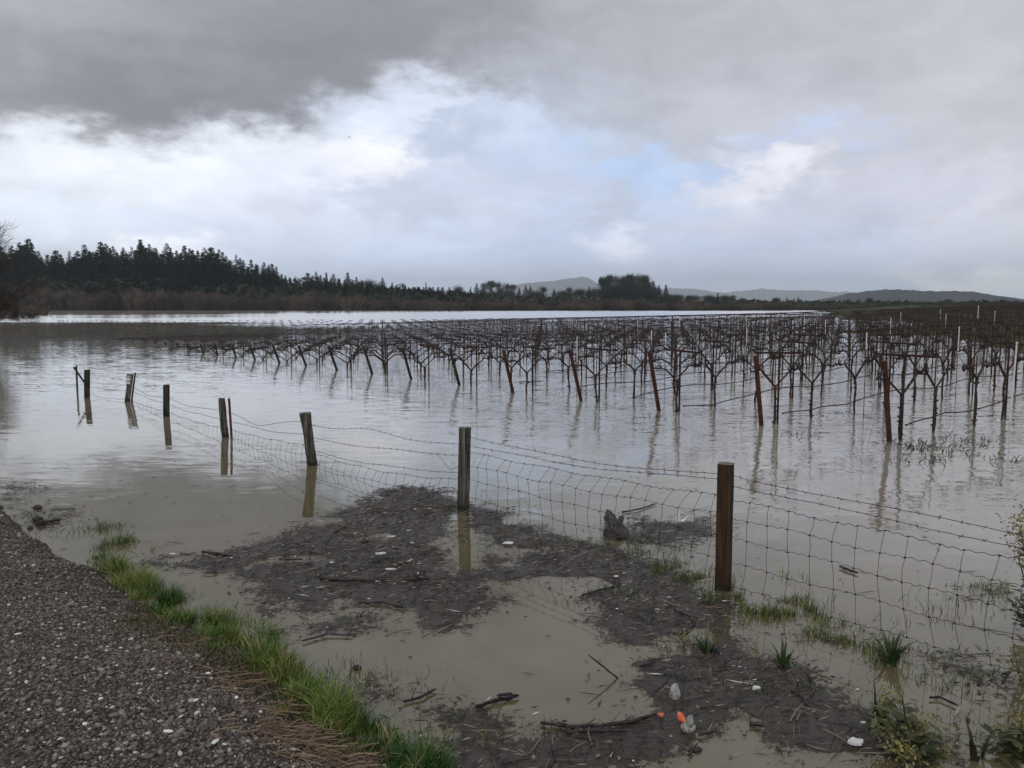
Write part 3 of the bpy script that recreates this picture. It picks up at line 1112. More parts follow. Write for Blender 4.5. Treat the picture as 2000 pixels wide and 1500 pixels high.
VINES = [vine_meshes(200 + i) for i in range(8)]
cand = []
for n in range(0, 40):
    for m in range(0, 110):
        if in_field(n, m):
            p = lat(n, m) + Vector((random.uniform(-.05, .05), random.uniform(-.05, .05), 0)) + RB * .18
            z = float(ztop(p.x, p.y)) - 1.3
            if z + 1.0 > 0.03:
                cand.append((p.y / (1 if p.x < p.y * .6 else .8), n, m, p, z))
cand.sort(key=lambda c: c[0])
random.seed(31)
for i, (_, n, m, p, z) in enumerate(cand[:300]):
    k = random.randrange(8)
    o = thing('grapevine', 'bare pruned grapevine, %s vine from the end post in the %s row from the road' % (nth(m + 1), nth(n + 1)),
              'grapevine', (p.x, p.y, z), ROW_RZ + random.choice([0, PI]) + random.uniform(-.06, .06), 'grapevines in rows standing in the flood')
    o.scale = (1, 1, random.uniform(.97, 1.04))
    for nm_, me in zip(('trunk', 'cordon', 'training_stake'), VINES[k]):
        link(nm_, me, o)
fv = MB()
for (_, n, m, p, z) in cand[300:]:
    fz = .77
    d = RB.normalized()
    o = Vector((p.x, p.y, z))
    fv.tube([o + Vector((0, 0, -.6)), o + Vector((random.uniform(-.03, .03), 0, fz))], [.026, .024], 4, False)
    fv.tube([o + Vector((.02, 0, fz)), o + Vector((.02, 0, 1.25))], .010, 3, False)
    for s in (-1, 1):
        pts = [o + Vector((0, 0, fz)), o + d * s * .3 + Vector((0, 0, .9)), o + d * s * .45 + Vector((0, 0, .95 + random.uniform(-.03, .03))), o + d * s * .62 + Vector((0, 0, .95))]
        fv.tube(pts, [.018, .016, .016, .013], 3, False)
        for q in range(3):
            b = o + d * s * random.uniform(.2, .62) + Vector((0, 0, .95))
            fv.tube([b, b + Vector((random.uniform(-.2, .2), random.uniform(-.2, .2), random.uniform(.12, .36)))], [.006, .004], 3, False)
            b = o + d * s * random.uniform(.3, .62) + Vector((0, 0, .95))
            fv.tube([b, b + Vector((random.uniform(-.05, .05), 0, random.uniform(.06, .13)))], [.012, .008], 3, False)
print('vines', len(cand))
if fv.v:
    tag(fv.build('distant_grapevines', 'vine_bark'), 'far rows of bare grapevines beyond the nearer vines', 'grapevines', kind='stuff')

# trellis posts with crossarms, every third vine
tp_, ta = MB(), MB()
tp_.box((0, 0, .32), (.026, .026, 1.94))
ta.box((0.024, 0, 1.265), (.03, .92, .036))
ta.box((0.0, .43, 1.30), (.03, .03, .03))
ta.box((0.0, -.43, 1.30), (.03, .03, .03))
TPM, TAM = tp_.mesh('stake', 'rust_steel'), ta.mesh('crossarm', 'rust_steel')
tcand = []
for n in range(0, 46):
    for m in range(0, 110, 3):
        if in_field(n, m):
            p = lat(n, m) + RB * .28
            z = float(ztop(p.x, p.y)) - 1.3
            if z + 1.3 > 0.05:
                tcand.append((p.y, n, m, p, z))
tcand.sort(key=lambda c: c[0])
print('trellis', len(tcand))
for (_, n, m, p, z) in tcand[:300]:
    o = thing('trellis_post', 'rusty trellis post with crossarm, %s post in the %s row from the road' % (nth(m // 3 + 1), nth(n + 1)),
              'trellis post', (p.x, p.y, z), ROW_RZ + random.uniform(-.05, .05), 'T shaped trellis posts in the vineyard')
    link('stake', TPM, o)
    a = link('crossarm', TAM, o)
    a.rotation_euler = (random.uniform(-.05, .05), 0, 0)
if len(tcand) > 300:
    ft = MB()
    for (_, n, m, p, z) in tcand[300:]:
        o = Vector((p.x, p.y, z))
        d = RA.normalized()
        ft.tube([o + Vector((0, 0, -.6)), o + Vector((0, 0, 1.3))], .018, 4)
        ft.tube([o - d * .46 + Vector((0, 0, 1.27)), o + d * .46 + Vector((0, 0, 1.27))], .025, 4)
    tag(ft.build('distant_trellis_posts', 'rust_steel'), 'far T shaped trellis posts near the back of the vineyard', 'trellis posts', kind='stuff')

# trellis wires and drip hoses, row by row
for n in range(0, 27):
    ms = [m for m in range(0, 110) if in_field(n, m)]
    if not ms:
        continue
    runs, cur = [], [ms[0]]
    for m in ms[1:]:
        if m == cur[-1] + 1:
            cur.append(m)
        else:
            runs.append(cur)
            cur = [m]
    runs.append(cur)
    perp = RA.normalized()
    for (off, h, nm_, txt) in ((0, .97, 'cordon_wire', 'cordon wire along the %s vine row'), (.42, 1.31, 'trellis_wire', 'wire on the far crossarm ends of the %s vine row'),
                               (-.42, 1.31, 'trellis_wire', 'wire on the near crossarm ends of the %s vine row'),
                               (.15, 1.30, 'trellis_wire', 'inner crossarm wire of the %s vine row')):
        mb = MB()
        for rn in runs:
            pts = []
            for m in range(rn[0], rn[-1] + 2):
                p = lat(n, m) + RB * .2 + perp * off
                z = float(ztop(p.x, p.y)) - 1.3 + h
                if z > 0.0:
                    pts.append((p.x, p.y, z + (0 if m % 3 == 0 else -.012)))
            if len(pts) > 2:
                mb.tube(pts, (.005 if n < 4 else .006) if off else .006, 3, False)
        if mb.v:
            tag(mb.build(nm_, 'dark_steel'), 'thin dark ' + txt % nth(n + 1), 'wire', 'wires along the vine rows')
    if n < 7:
        pts = []
        random.seed(400 + n)
        m = .3
        while m < ms[-1] and m < 40:
            p = lat(n, m) + RB * .1
            z = float(ztop(p.x, p.y)) - 1.3 + .225 + .045 * math.sin(m * 2.1 + n) + random.uniform(-.012, .012) - (0.05 if m < 1 else 0) + .012 * min(m, 4)
            if z > -.03:
                pts.append((p.x + random.uniform(-.01, .01), p.y, z))
            m += .33
        if len(pts) > 3:
            mb = MB()
            mb.tube(pts, [.011] * len(pts), 5)
            for p in pts[::2]:
                mb.tube([Vector(p) + Vector((-.012, -.01, 0)), Vector(p) + Vector((.012, .01, 0))], .017, 5)
            tag(mb.build('drip_hose', 'hose_plastic'), 'black drip hose strung low along the %s vine row' % nth(n + 1), 'hose', 'drip hoses in the vine rows')

# leaning end posts
EP = [((1737, 863), (1712, 705)), ((1487, 832), (1467, 695)), ((1287, 803), (1263, 686)), ((1135, 783), (1111, 684)), ((1002, 768), (983, 683)), ((897, 752), (880, 680)),
      ((803, 740), (788, 678)), ((727, 731), (713, 677)), ((658, 723), (645, 676)), ((598, 715), (586, 675)), ((546, 709), (536, 674)), ((498, 703), (491, 674)), ((461, 698), (455, 674)),
      ((425, 693), (421, 673)), ((397, 690), (393, 672)), ((372, 684), (368, 672)), ((348, 677), (345, 670)), ((325, 673), (322, 668)), ((304, 670), (302, 667)), ((287, 668), (286, 666))]
for n, (b, t) in enumerate(EP):
    pb = at(*b)
    scale = 1618 / pb.y
    zt = (b[1] - t[1]) / scale
    L = (b[0] - t[0]) / scale / .79
    Bn = RB.normalized()
    # the lean brings the head nearer: solve its height on the true line of sight
    tp3 = pb - Bn * L
    zt = at_y(t[0], t[1], tp3.y).z
    top = Vector((tp3.x, tp3.y, zt))
    ax = (top - pb)
    mb = MB()
    bot = pb - ax * (0.5 / max(ax.z, .2))
    r = .038
    mb.tube([bot, pb, top], [r, r, r], 10)
    o = thing('end_post', 'leaning %s end post of the %s vine row from the road' % ('rust red' if n < 5 else 'dark', nth(n + 1)), 'end post',
              (pb.x, pb.y, 0), 0, 'leaning end posts of the vine rows')
    for q in range(len(mb.v)):
        v = mb.v[q]
        mb.v[q] = (v[0] - pb.x, v[1] - pb.y, v[2])
    mb.build('post', 'rust_post' if n < 5 else 'black_wood', o, None, False)
    if n < 12:
        g = MB()
        tq = top + ax * -.12 - pb
        g.tube([tq, tq - Bn * .42 - Vector((0, 0, tq.z + .05))], .0028, 3)
        g.tube([tq, tq - Bn * .50 - Vector((.05, 0, tq.z + .05))], .0022, 3)
        g.build('guy_wire', 'steel_wire', o)

# white marker stakes
def stake_by_top(px, ty, by=None, extra=.22):
    if by:
        p = at(px, by)
        top = at_y(px, ty, p.y).z
        return p.x, p.y, -.4, top
    y = 30.0
    for _ in range(30):
        x = (px - 1000) / 1618 * y
        zt = float(ztop(x, y)) + extra
        y = 0.5 * y + 0.5 * min(95, (CAM_H - zt) * 1618 / max(ty - 592, 4))
    x = (px - 1000) / 1618 * y
    zt = at_y(px, ty, y).z
    return x, y, zt - 1.75, zt


WS = [(1977, 668, 825, 'tall leaning white stake in the nearest vine row'), (1692, 650, None, ''), (1458, 640, None, ''), (1456, 618, None, ''), (1127, 658, None, ''), (1272, 645, None, ''),
      (1175, 629, None, ''), (1326, 622, None, ''), (1738, 621, None, ''), (1872, 638, None, ''), (1845, 613, None, ''), (1940, 607, None, ''), (1907, 597, None, ''), (1611, 625, None, ''),
      (1570, 620, None, ''), (1834, 604, None, ''), (1757, 610, None, ''), (1245, 627, None, ''), (1118, 627, None, ''), (1300, 650, None, '')]
order = sorted([s for s in WS if not s[3]], key=lambda s: s[0])
for (px, ty, by, lb) in WS:
    x, y, z0, z1 = stake_by_top(px, ty, by)
    lean = .05 if by else random.uniform(-.02, .02)
    lbl = lb or 'thin white plastic stake among the vines, %s from the left' % nth(order.index((px, ty, by, lb)) + 1)
    o = thing('white_stake', lbl, 'stake', (x, y, 0), 0, 'white plastic stakes among the vines')
    mid = z0 if by else z1 - random.uniform(.3, .65)
    r = .014 if by else max(.009, .008 + .00011 * y)
    mb = MB()
    mb.tube([(lean * (mid - z1) * .6, 0, mid), (0, 0, z1)], r, 6)
    mb.tube([(0, 0, z1 - .03), (0, 0, z1 + .003)], r * 1.25, 6)
    mb.build('sleeve', 'white_plastic', o)
    if not by:
        mb = MB()
        mb.tube([(lean * (z0 - z1) * .6, 0, z0), (lean * (mid - z1) * .6, 0, mid + .02)], .007, 5)
        mb.build('rod', 'dark_steel', o)

# ------------------------------------------------------------------ the wire fence
fence = thing('wire_fence', 'old post and wire fence running out into the floodwater', 'fence', (0, 0, 0))


def fence_post(base, top, side, kind, rz, lab, ragged=0.0, m='weathered_wood', round_=False):
    pb = at(*base)
    tp = at_y(top[0], top[1], pb.y)
    ax = tp - pb
    b0 = pb - ax * (.55 / ax.z)
    mb = MB()
    nseg, ns = 9, (10 if round_ else 8)
    rng = random.Random(base[0])
    rows = []
    for i in range(nseg):
        f = i / (nseg - 1)
        c = b0.lerp(tp, f)
        rr = []
        for k in range(ns):
            a = 2 * PI * k / ns
            if round_:
                r = side * .5 * (1 + rng.uniform(-.13, .13))
                q = Vector((math.cos(a) * r, math.sin(a) * r, 0))
            else:
                h = side / 2
                ch = .82
                base_c = [(-1, -ch), (-ch, -1), (ch, -1), (1, -ch), (1, ch), (ch, 1), (-ch, 1), (-1, ch)][k]
                q = Vector((base_c[0] * h, base_c[1] * h, 0)) * (1 + rng.uniform(-.03, .03))
            q.rotate(Matrix.Rotation(rz, 3, 'Z'))
            z = 0
            if i == nseg - 1 and ragged:
                z = rng.uniform(-ragged, ragged * .3)
            rr.append(c + q + Vector((0, 0, z)))
        rows.append(rr)
    vs = [v for r in rows for v in r]
    fs = []
    for i in range(nseg - 1):
        for k in range(ns):
            k2 = (k + 1) % ns
            fs.append((i * ns + k, i * ns + k2, (i + 1) * ns + k2, (i + 1) * ns + k))
    ctr = tp + Vector((0, 0, -ragged * .6 + .004))
    vs.append(ctr)
    for k in range(ns):
        fs.append(((nseg - 1) * ns + k, (nseg - 1) * ns + (k + 1) % ns, len(vs) - 1))
    mb.add([v - pb for v in vs], fs)
    o = mb.build('fence_post', m, fence, pb)
    o.data.materials.append(MATS['cut_wood'])
    for pl in list(o.data.polygons)[-ns:]:
        pl.material_index = 1
    o['label'] = lab
    return o, pb, tp


FP = []
FP.append(fence_post((1412, 1150), (1418, 905), .103, 's', math.radians(-24), 'newer reddish brown square fence post', 0, 'brown_wood'))
FP.append(fence_post((905, 995), (908, 834), .092, 's', math.radians(-38), 'grey square fence post with lichen, standing in clear water', .012, 'weathered_wood'))
FP.append(fence_post((610, 908), (596, 804), .135, 'r', .3, 'leaning grey fence post with a ragged split top', .035, 'weathered_wood', True))
FP.append(fence_post((440, 853), (433, 777), .105, 'r', .9, 'split top fence post beside a thin red stake', .03, 'weathered_wood', True))
FP.append(fence_post((325, 813), (325, 751), .1, 's', .2, 'straight dark fence post', .008, 'black_wood'))
FP.append(fence_post((249, 784), (256, 730), .1, 's', .15, 'fence post leaning right with a black and white sign', .006, 'weathered_wood'))
FP.append(fence_post((170, 776), (170, 722), .105, 's', .3, 'farthest dark fence post with a diagonal brace', .006, 'black_wood'))
# staple scar on the brown post
# steel stakes beside posts
def stake(base, top, r, m, lab):
    pb = at(*base)
    tp = at_y(top[0], top[1], pb.y)
    mb = MB()
    ax = tp - pb
    mb.tube([-ax * (.4 / ax.z), ax], r, 5)
    o = mb.build('steel_stake', m, fence, pb)
    o['label'] = lab
    return o


stake((452, 853), (447, 778), .02, 'red_stake', 'thin red steel stake')
stake((257, 783), (264, 728), .02, 'dark_steel', 'dark steel stake beside the sign post')
stake((151, 765), (149, 714), .022, 'dark_steel', 'thin dark upright stake at the far end')
a, b = at_y(144, 717, FP[6][1].y - .1), at_y(168, 751, FP[6][1].y - .1)
mb = MB()
mb.tube([(0, 0, 0), b - a], .022, 5)
mb.build('brace', 'dark_steel', fence, a)
# sign board on the leaning post
pb, tp = FP[5][1], FP[5][2]
ax = (tp - pb).normalized()
sg = MB()
rot = Matrix.Rotation(math.asin(ax.x), 3, 'Y')
sg.box((0, 0, 0), (.108, .006, .21), rot)
sc_ctr = tp - ax * .125 + Vector((-.004, -.062, .02))
sign = sg.build('sign', 'sign_white', fence, sc_ctr)
sign['label'] = 'small white sign with black border and figure'
sb = MB()
for (cx_, cz_, w_, h_) in ((.044, 0.0, .014, .19), (0, .094, .1, .014), (.02, .055, .014, .06), (-.012, .078, .05, .012), (-.012, .03, .05, .012), (-.034, .054, .012, .035),
                           (-.008, -.052, .055, .012), (.018, -.035, .012, .035)):
    sb.box(rot @ Vector((cx_, -.005, cz_)), (w_, .004, h_), rot)
sb.build('sign_figure', 'sign_black', sign)
# white edging strip between post and stake
mb = MB()
mb.box((0, 0, 0), (.014, .01, .62), rot)
mb.build('sign_strip', 'sign_white', fence, pb.lerp(tp, .48) + Vector((.075, -.03, 0)))

# post beyond the right edge that the near wires run to
STEP = Vector((-1.95, 2.25, 0))
pe = FP[0][1] - STEP
mb = MB()
mb.box((0, 0, .2), (.1, .1, 1.4), Matrix.Rotation(.4, 3, 'Z'))
o = mb.build('fence_post', 'brown_wood', fence, pe)
o['label'] = 'brown square fence post nearest the road'

# wire heights at each post, (right side list, left side list): barbed, barbed, extra barbed, mesh top
WH = {  # span index i: from post i (near) to post i+1 (far): heights near, heights far
    -1: ([.84, .765, None], [.84, .765, None], .66, .665, .0),
    0: ([.838, .80, None], [.745, .655, None], .675, .59, .02),
    1: ([.655, .545, .375], [.53, .36, .205], .30, .165, .07),
    2: ([.57, .39, None], [.42, .27, None], .25, .14, .03),
    3: ([.42, .27, None], [.36, .24, None], .13, .09, .03),
    4: ([.36, .24, None], [.36, .24, None], .09, .06, .03),
    5: ([.36, .24, .06], [.36, .26, .1], None, None, .0),
}
ends = {-1: pe}
for i in range(7):
    ends[i] = FP[i][1]


def on_post(i, z):
    if i < 0:
        return pe + Vector((0, 0, z))
    pb, tp = FP[i][1], FP[i][2]
    t = z / (tp.z - pb.z)
    return pb.lerp(tp, t)


MESH_DZ = [0, -.13, -.28, -.45, -.62]
for sp, (hn, hf, mn, mf, sag) in WH.items():
    rng = random.Random(50 + sp)
    ia, ib = (sp, sp + 1)
    if sp == -1:
        ia, ib = -1, 0
    for q, (z1, z2) in enumerate(zip(hn, hf)):
        if z1 is None:
            continue
        A_, B_ = on_post(ia, z1), on_post(ib, z2)
        L = (B_ - A_).length
        n = int(L / .06)
        mb = MB()
        pts = []
        sg_ = rng.uniform(.02, .05) if q == 1 else rng.uniform(.03, .09)
        if sp == 1 and q == 0:
            sg_ = .03
        ph = rng.uniform(0, 6)
        for k in range(n + 1):
            t = k / n
            p = A_.lerp(B_, t)
            p.z -= sg_ * 4 * t * (1 - t)
            p.z += .012 * math.sin(t * 9 + ph) * math.sin(PI * t) + rng.uniform(-.002, .002)
            if q == 0 and sp in (1, 2):
                p.z += (.05 if sp == 1 else -.06) * math.exp(-((t - .55) / .18) ** 2)
            pts.append(p)
        mb.tube([p - A_ for p in pts], .0024, 3)
        for k in range(1, n, 2):
            for s in range(2):
                d = Vector((rng.uniform(-1, 1), rng.uniform(-1, 1), rng.uniform(-1, 1))).normalized() * .017
                mb.tube([pts[k] - A_ - d, pts[k] - A_ + d], .0017, 3)
        mb.build('barbed_wire', 'steel_wire', fence, A_)
    if mn is None:
        continue
    panel = bpy.data.objects.new('wire_mesh', None)
    col.objects.link(panel)
    panel.parent = fence
    A0, B0 = ends[ia], ends[ib]
    L = (B0 - A0).length
    ns = int(L / .15)

    def wp(t, dz, row, kink=0.0):
        p = A0.lerp(B0, t)
        zt = mn + (mf - mn) * t - sag * 4 * t * (1 - t)
        zb = on_post(ia, zt).lerp(on_post(ib, zt), t)
        x = zb.x
        return Vector((x + .02 * math.sin(t * 7 + row) * min(1, -dz * 3), zb.y + .03 * math.sin(t * 5 + row * 2) * min(1, -dz * 3), zt + dz + .008 * math.sin(t * 23 + row * 1.7)))
    for r_, dz in enumerate(MESH_DZ):
        if max(mn, mf) + dz < -.02:
            continue
        pts = []
        nn = ns * 8
        for k in range(nn + 1):
            t = k / nn
            p = wp(t, dz, r_)
            p.z += .006 * math.sin(k * PI / 2) + rng.uniform(-.0015, .0015)
            pts.append(p)
        # keep the part above the water
        mb = MB()
        seg = []
        for p in pts:
            if p.z > -.03:
                seg.append(p)
            else:
                if len(seg) > 2:
                    mb.tube(seg, .0024 if r_ == 0 else .002, 3)
                seg = []
        if len(seg) > 2:
            mb.tube(seg, .0024 if r_ == 0 else .002, 3)
        if mb.v:
            mb.build('line_wire', 'steel_wire', panel)
    for k in range(ns):
        t = (k + .5) / ns
        lean = rng.uniform(.01, .05) * (1 if sp >= 0 else .4)
        pts = []
        for r_, dz in enumerate(MESH_DZ):
            p = wp(t - lean * (1.0 if r_ == 0 else .15 + .05 * rng.uniform(-1, 1)) + .02, dz, r_)
            p.y += rng.uniform(-.006, .006)
            pts.append(p)
            if p.z < -.02:
                break
        if len(pts) < 2:
            continue
        mb = MB()
        fine = [pts[0]]
        for i in range(len(pts) - 1):
            md = pts[i].lerp(pts[i + 1], .5) + Vector((rng.uniform(-.008, .008), rng.uniform(-.008, .008), 0))
            fine += [md, pts[i + 1]]
        mb.tube(fine, .0019, 3)
        for p in pts[:-1] if pts[-1].z < 0 else pts:
            mb.tube([p - Vector((.006, 0, 0)), p + Vector((.006, 0, 0))], .0045, 4)
        mb.build('stay_wire', 'steel_wire', panel)
# loose wire ends by the second post
mb = MB()
q = [at_y(*p) for p in ((852, 885, 8.5), (862, 896, 8.4), (870, 908, 8.35), (880, 917, 8.3), (888, 914, 8.27), (894, 912, 8.25))]
mb.tube(q, .0024, 4)
mb.build('loose_wire', 'steel_wire', fence)

# ------------------------------------------------------------------ floating debris mat
POLYS = [
    [(330, 1092), (450, 1078), (560, 1050), (650, 1010), (720, 985), (745, 962), (800, 952), (870, 965), (893, 985), (880, 1012), (850, 1035), (875, 1062),
     (852, 1092), (862, 1112), (905, 1128), (945, 1132), (948, 1165), (905, 1200), (868, 1222), (845, 1195), (780, 1172), (700, 1176), (610, 1190), (545, 1160), (512, 1125), (420, 1110)],
    [(908, 990), (965, 1000), (1060, 1042), (1140, 1058), (1230, 1090), (1290, 1112), (1350, 1160), (1405, 1180), (1400, 1240), (1440, 1290), (1560, 1308), (1620, 1370),
     (1700, 1405), (1790, 1440), (1860, 1510), (1700, 1510), (1600, 1452), (1490, 1392), (1430, 1378), (1340, 1420), (1290, 1455), (1200, 1470), (1140, 1495), (900, 1515),
     (880, 1480), (1000, 1470), (1060, 1490), (1150, 1450), (1210, 1420), (1290, 1395), (1215, 1355), (1250, 1310), (1262, 1270), (1215, 1220), (1150, 1180), (1130, 1120), (1050, 1120), (980, 1140), (945, 1100), (1000, 1070), (930, 1020)],
    [(840, 1392), (900, 1382), (950, 1400), (960, 1440), (1010, 1470), (900, 1500), (850, 1450)],
    [(1195, 1052), (1235, 1008), (1300, 1012), (1392, 1008), (1396, 1052), (1320, 1072), (1240, 1066)],
    [(505, 1195), (580, 1178), (680, 1160), (640, 1185), (560, 1200)],
    [(590, 1232), (660, 1205), (740, 1190), (690, 1222), (610, 1250)],
    [(640, 1350), (720, 1330), (800, 1345), (780, 1375), (690, 1385)],
    [(1600, 1235), (1690, 1245), (1660, 1265), (1610, 1258)],
    [(0, 945), (60, 950), (50, 990), (150, 1000), (120, 1040), (60, 1045), (10, 1000)],
    [(1880, 1150), (1960, 1150), (1970, 1170), (1890, 1172)],
    [(1790, 1290), (1900, 1285), (1990, 1330), (1930, 1345), (1830, 1320)],
]
PW = [.93, .95, .75, .5, .6, .6, .5, .4, .34, .5, .5]
WP = [np.array([tuple(at(*p))[:2] for p in P]) for P in POLYS]


def cover(X, Y):
    c = np.zeros(X.shape)
    wob = .35 * (fbm(X * 2.2, Y * 2.2, 31, 4) - .5) + .16 * (fbm(X * 9, Y * 9, 35, 3) - .5)
    for P, wgt in zip(WP, PW):
        d = poly_sd(X, Y, P, True) + wob
        c = np.maximum(c, wgt * sstep(-.36, .32, d))
    hole = sstep(.36, .24, fbm(X * 1.7, Y * 1.7, 44, 4))
    return c * (1 - .75 * hole)


gx, gy = np.arange(-7.5, 5.2, .03), np.arange(2.9, 11.0, .03)
X, Y = np.meshgrid(gx, gy)
C = cover(X, Y)
Z = .002 + .003 * C * fbm(X * 22, Y * 22, 51, 3) + .003 * C * fbm(X * 4, Y * 4, 52, 2)
keep = C > .03
idx = np.arange(X.size).reshape(X.shape)
fq = np.stack([idx[:-1, :-1], idx[:-1, 1:], idx[1:, 1:], idx[1:, :-1]], -1).reshape(-1, 4)
km = keep.ravel()[fq].any(1)
fq = fq[km]
used, inv = np.unique(fq, return_inverse=True)
VV = np.stack([X, Y, Z], -1).reshape(-1, 3)[used]
tag(link('floating_debris', np_mesh('floating_debris', VV, inv.reshape(-1, 4), 'debris_mat', smooth=True, attrs={'cover': C.ravel()[used]})),
    'dark raft of fine floating plant debris around the fence posts', 'flood debris', kind='stuff')

# loose chips and straws in and around the raft
N0 = 150000
xs, ys = RNG.uniform(-7.5, 5.2, N0), RNG.uniform(2.9, 11, N0)
cv = cover(xs, ys)
k = RNG.random(N0) < (cv * .62 + .004)
xs, ys, cv = xs[k], ys[k], cv[k]
n = len(xs)
L = RNG.gamma(2.0, .011, n) + .008
big = RNG.random(n) < .08
L[big] *= 3
wd = .0016 + .0022 * RNG.random(n)
chip = RNG.random(n) < .3
L[chip] *= .5
wd[chip] *= 3
an = RNG.normal(0, .9, n) + .25
dx, dy = np.cos(an) * L, np.sin(an) * L
z0 = .006 + .012 * cv * RNG.random(n)
dz = RNG.normal(0, .2, n) * L * (cv > .3)
px_, py_ = -np.sin(an) * wd, np.cos(an) * wd
V = np.stack([np.stack([xs - dx, ys - dy, z0 - dz * .3], -1), np.stack([xs + px_, ys + py_, z0 + .004], -1), np.stack([xs + dx, ys + dy, z0 + np.abs(dz)], -1), np.stack([xs - px_, ys - py_, z0], -1)], 1)
pal = np.array([(.02, .016, .014), (.035, .028, .024), (.055, .045, .038), (.09, .075, .06), (.24, .2, .15), (.62, .6, .55)])
ci = RNG.choice(6, n, p=[.25, .26, .22, .14, .118, .012])
cc = np.repeat(pal[ci] * RNG.uniform(.8, 1.2, (n, 1)), 4, 0)
tag(link('debris_fragments', np_mesh('debris_fragments', V.reshape(-1, 3), np.arange(n * 4).reshape(-1, 4), 'fragments', cc)),
    'loose bark chips and straw drifting in the debris raft', 'flood debris', kind='stuff')

# small twigs and reed bits lying criss-cross on the raft
mb = MB()
random.seed(606)
qx, qy = RNG.uniform(-4.5, 4, 6000), RNG.uniform(3, 9.5, 6000)
ok_ = cover(qx, qy) > RNG.uniform(.25, .9, 6000)
for x_, y_ in list(zip(qx[ok_], qy[ok_]))[:620]:
    L = random.uniform(.03, .16)
    a = random.gauss(.1, .9)
    c = random.choice([(.022, .017, .014), (.035, .027, .021), (.05, .04, .03), (.02, .016, .013), (.13, .10, .065), (.22, .175, .12)])
    b0 = Vector((x_, y_, .008))
    d = Vector((math.cos(a), math.sin(a), random.uniform(0, .28) * (random.random() < .5))) * L
    r = random.uniform(.0018, .0042)
    md = b0 + d * .5 + Vector((random.uniform(-.1, .1) * L, random.uniform(-.1, .1) * L, random.uniform(0, .008)))
    mb.tube([b0, md, b0 + d], [r, r * .9, r * .5], 4, False, c)
    if random.random() < .35:
        mb.tube([md, md + Vector((random.uniform(-.5, .5), random.uniform(-.5, .5), random.uniform(0, .4))) * L * .6], [r * .6, r * .3], 3, False, c)
tag(mb.build('debris_twigs', 'fragments'), 'small dark twigs and reed bits lying criss cross on the debris raft', 'flood debris', kind='stuff')

# ------------------------------------------------------------------ gravel stones
t_ = (1 + 5 ** .5) / 2
ICO = np.array([(-1, t_, 0), (1, t_, 0), (-1, -t_, 0), (1, -t_, 0), (0, -1, t_), (0, 1, t_), (0, -1, -t_), (0, 1, -t_), (t_, 0, -1), (t_, 0, 1), (-t_, 0, -1), (-t_, 0, 1)]) / 1.902
ICF = np.array([(0, 11, 5), (0, 5, 1), (0, 1, 7), (0, 7, 10), (0, 10, 11), (1, 5, 9), (5, 11, 4), (11, 10, 2), (10, 7, 6), (7, 1, 8), (3, 9, 4), (3, 4, 2), (3, 2, 6), (3, 6, 8), (3, 8, 9),
                (4, 9, 5), (2, 4, 11), (6, 2, 10), (8, 6, 7), (9, 8, 1)])
SPAL = np.array([(1.85, 1.92, 1.95)]) * np.array([(.045, .036, .03), (.065, .053, .044), (.09, .074, .061), (.075, .047, .036), (.13, .11, .09), (.2, .175, .14), (.32, .29, .25), (.44, .42, .38)])
SPP = [.27, .28, .21, .085, .1, .04, .010, .005]


def stone_cloud(xs, ys, zs, sz, cols):
    n = len(xs)
    ang = RNG.uniform(0, 6.28, n)
    e = RNG.uniform(.65, 1.35, (n, 3)) * sz[:, None]
    e[:, 2] *= .62
    P = ICO[None] * (1 + RNG.normal(0, .13, (n, 12, 1)))
    P = P * e[:, None, :]
    ca, sa = np.cos(ang)[:, None], np.sin(ang)[:, None]
    px, py = P[..., 0] * ca - P[..., 1] * sa, P[..., 0] * sa + P[..., 1] * ca
    V = np.stack([px + xs[:, None], py + ys[:, None], P[..., 2] + zs[:, None]], -1).reshape(-1, 3)
    F = (ICF[None] + 12 * np.arange(n)[:, None, None]).reshape(-1, 3)
    return V, F, np.repeat(cols, 12, 0)


N0 = 420000
xs = RNG.uniform(-7.2, .6, N0)
ys = RNG.uniform(2.6, 10.2, N0)
s = -poly_sd(xs, ys, SHA)
pxx, pyy = to_px(xs, ys, .3)
grassy = fbm(xs * 2.5, ys * 2.5, 61)
dens = sstep(-.04, .12, s + .12 * (grassy - .5)) * np.clip(4.6 / ys, .25, 1.0) * (.45 + .55 * sstep(.15, .6, s))
k = (s > -.05) & (pxx > -60) & (pxx < 900) & (pyy < 1560) & (RNG.random(N0) < dens)
xs, ys = xs[k], ys[k]
n = len(xs)
sz = .0044 + RNG.gamma(1.5, .0019, n)
sz = np.minimum(sz * np.clip(ys / 5.5, .9, 1.5), .03)
zs = bank_z(xs, ys) + sz * .22
cols = SPAL[RNG.choice(8, n, p=np.array(SPP) / sum(SPP))] * RNG.uniform(.75, 1.25, (n, 1))
rust = (fbm(xs * 1.6 + 9, ys * 1.6, 71) > .62)[:, None]
cols = np.where(rust, cols * np.array([1.08, .94, .86]), cols)
V, F, cc = stone_cloud(xs, ys, zs, sz, cols)
print('stones', n)
gs = tag(link('gravel', np_mesh('gravel', V, F, 'stones', cc, smooth=False), gv), kind='stuff')
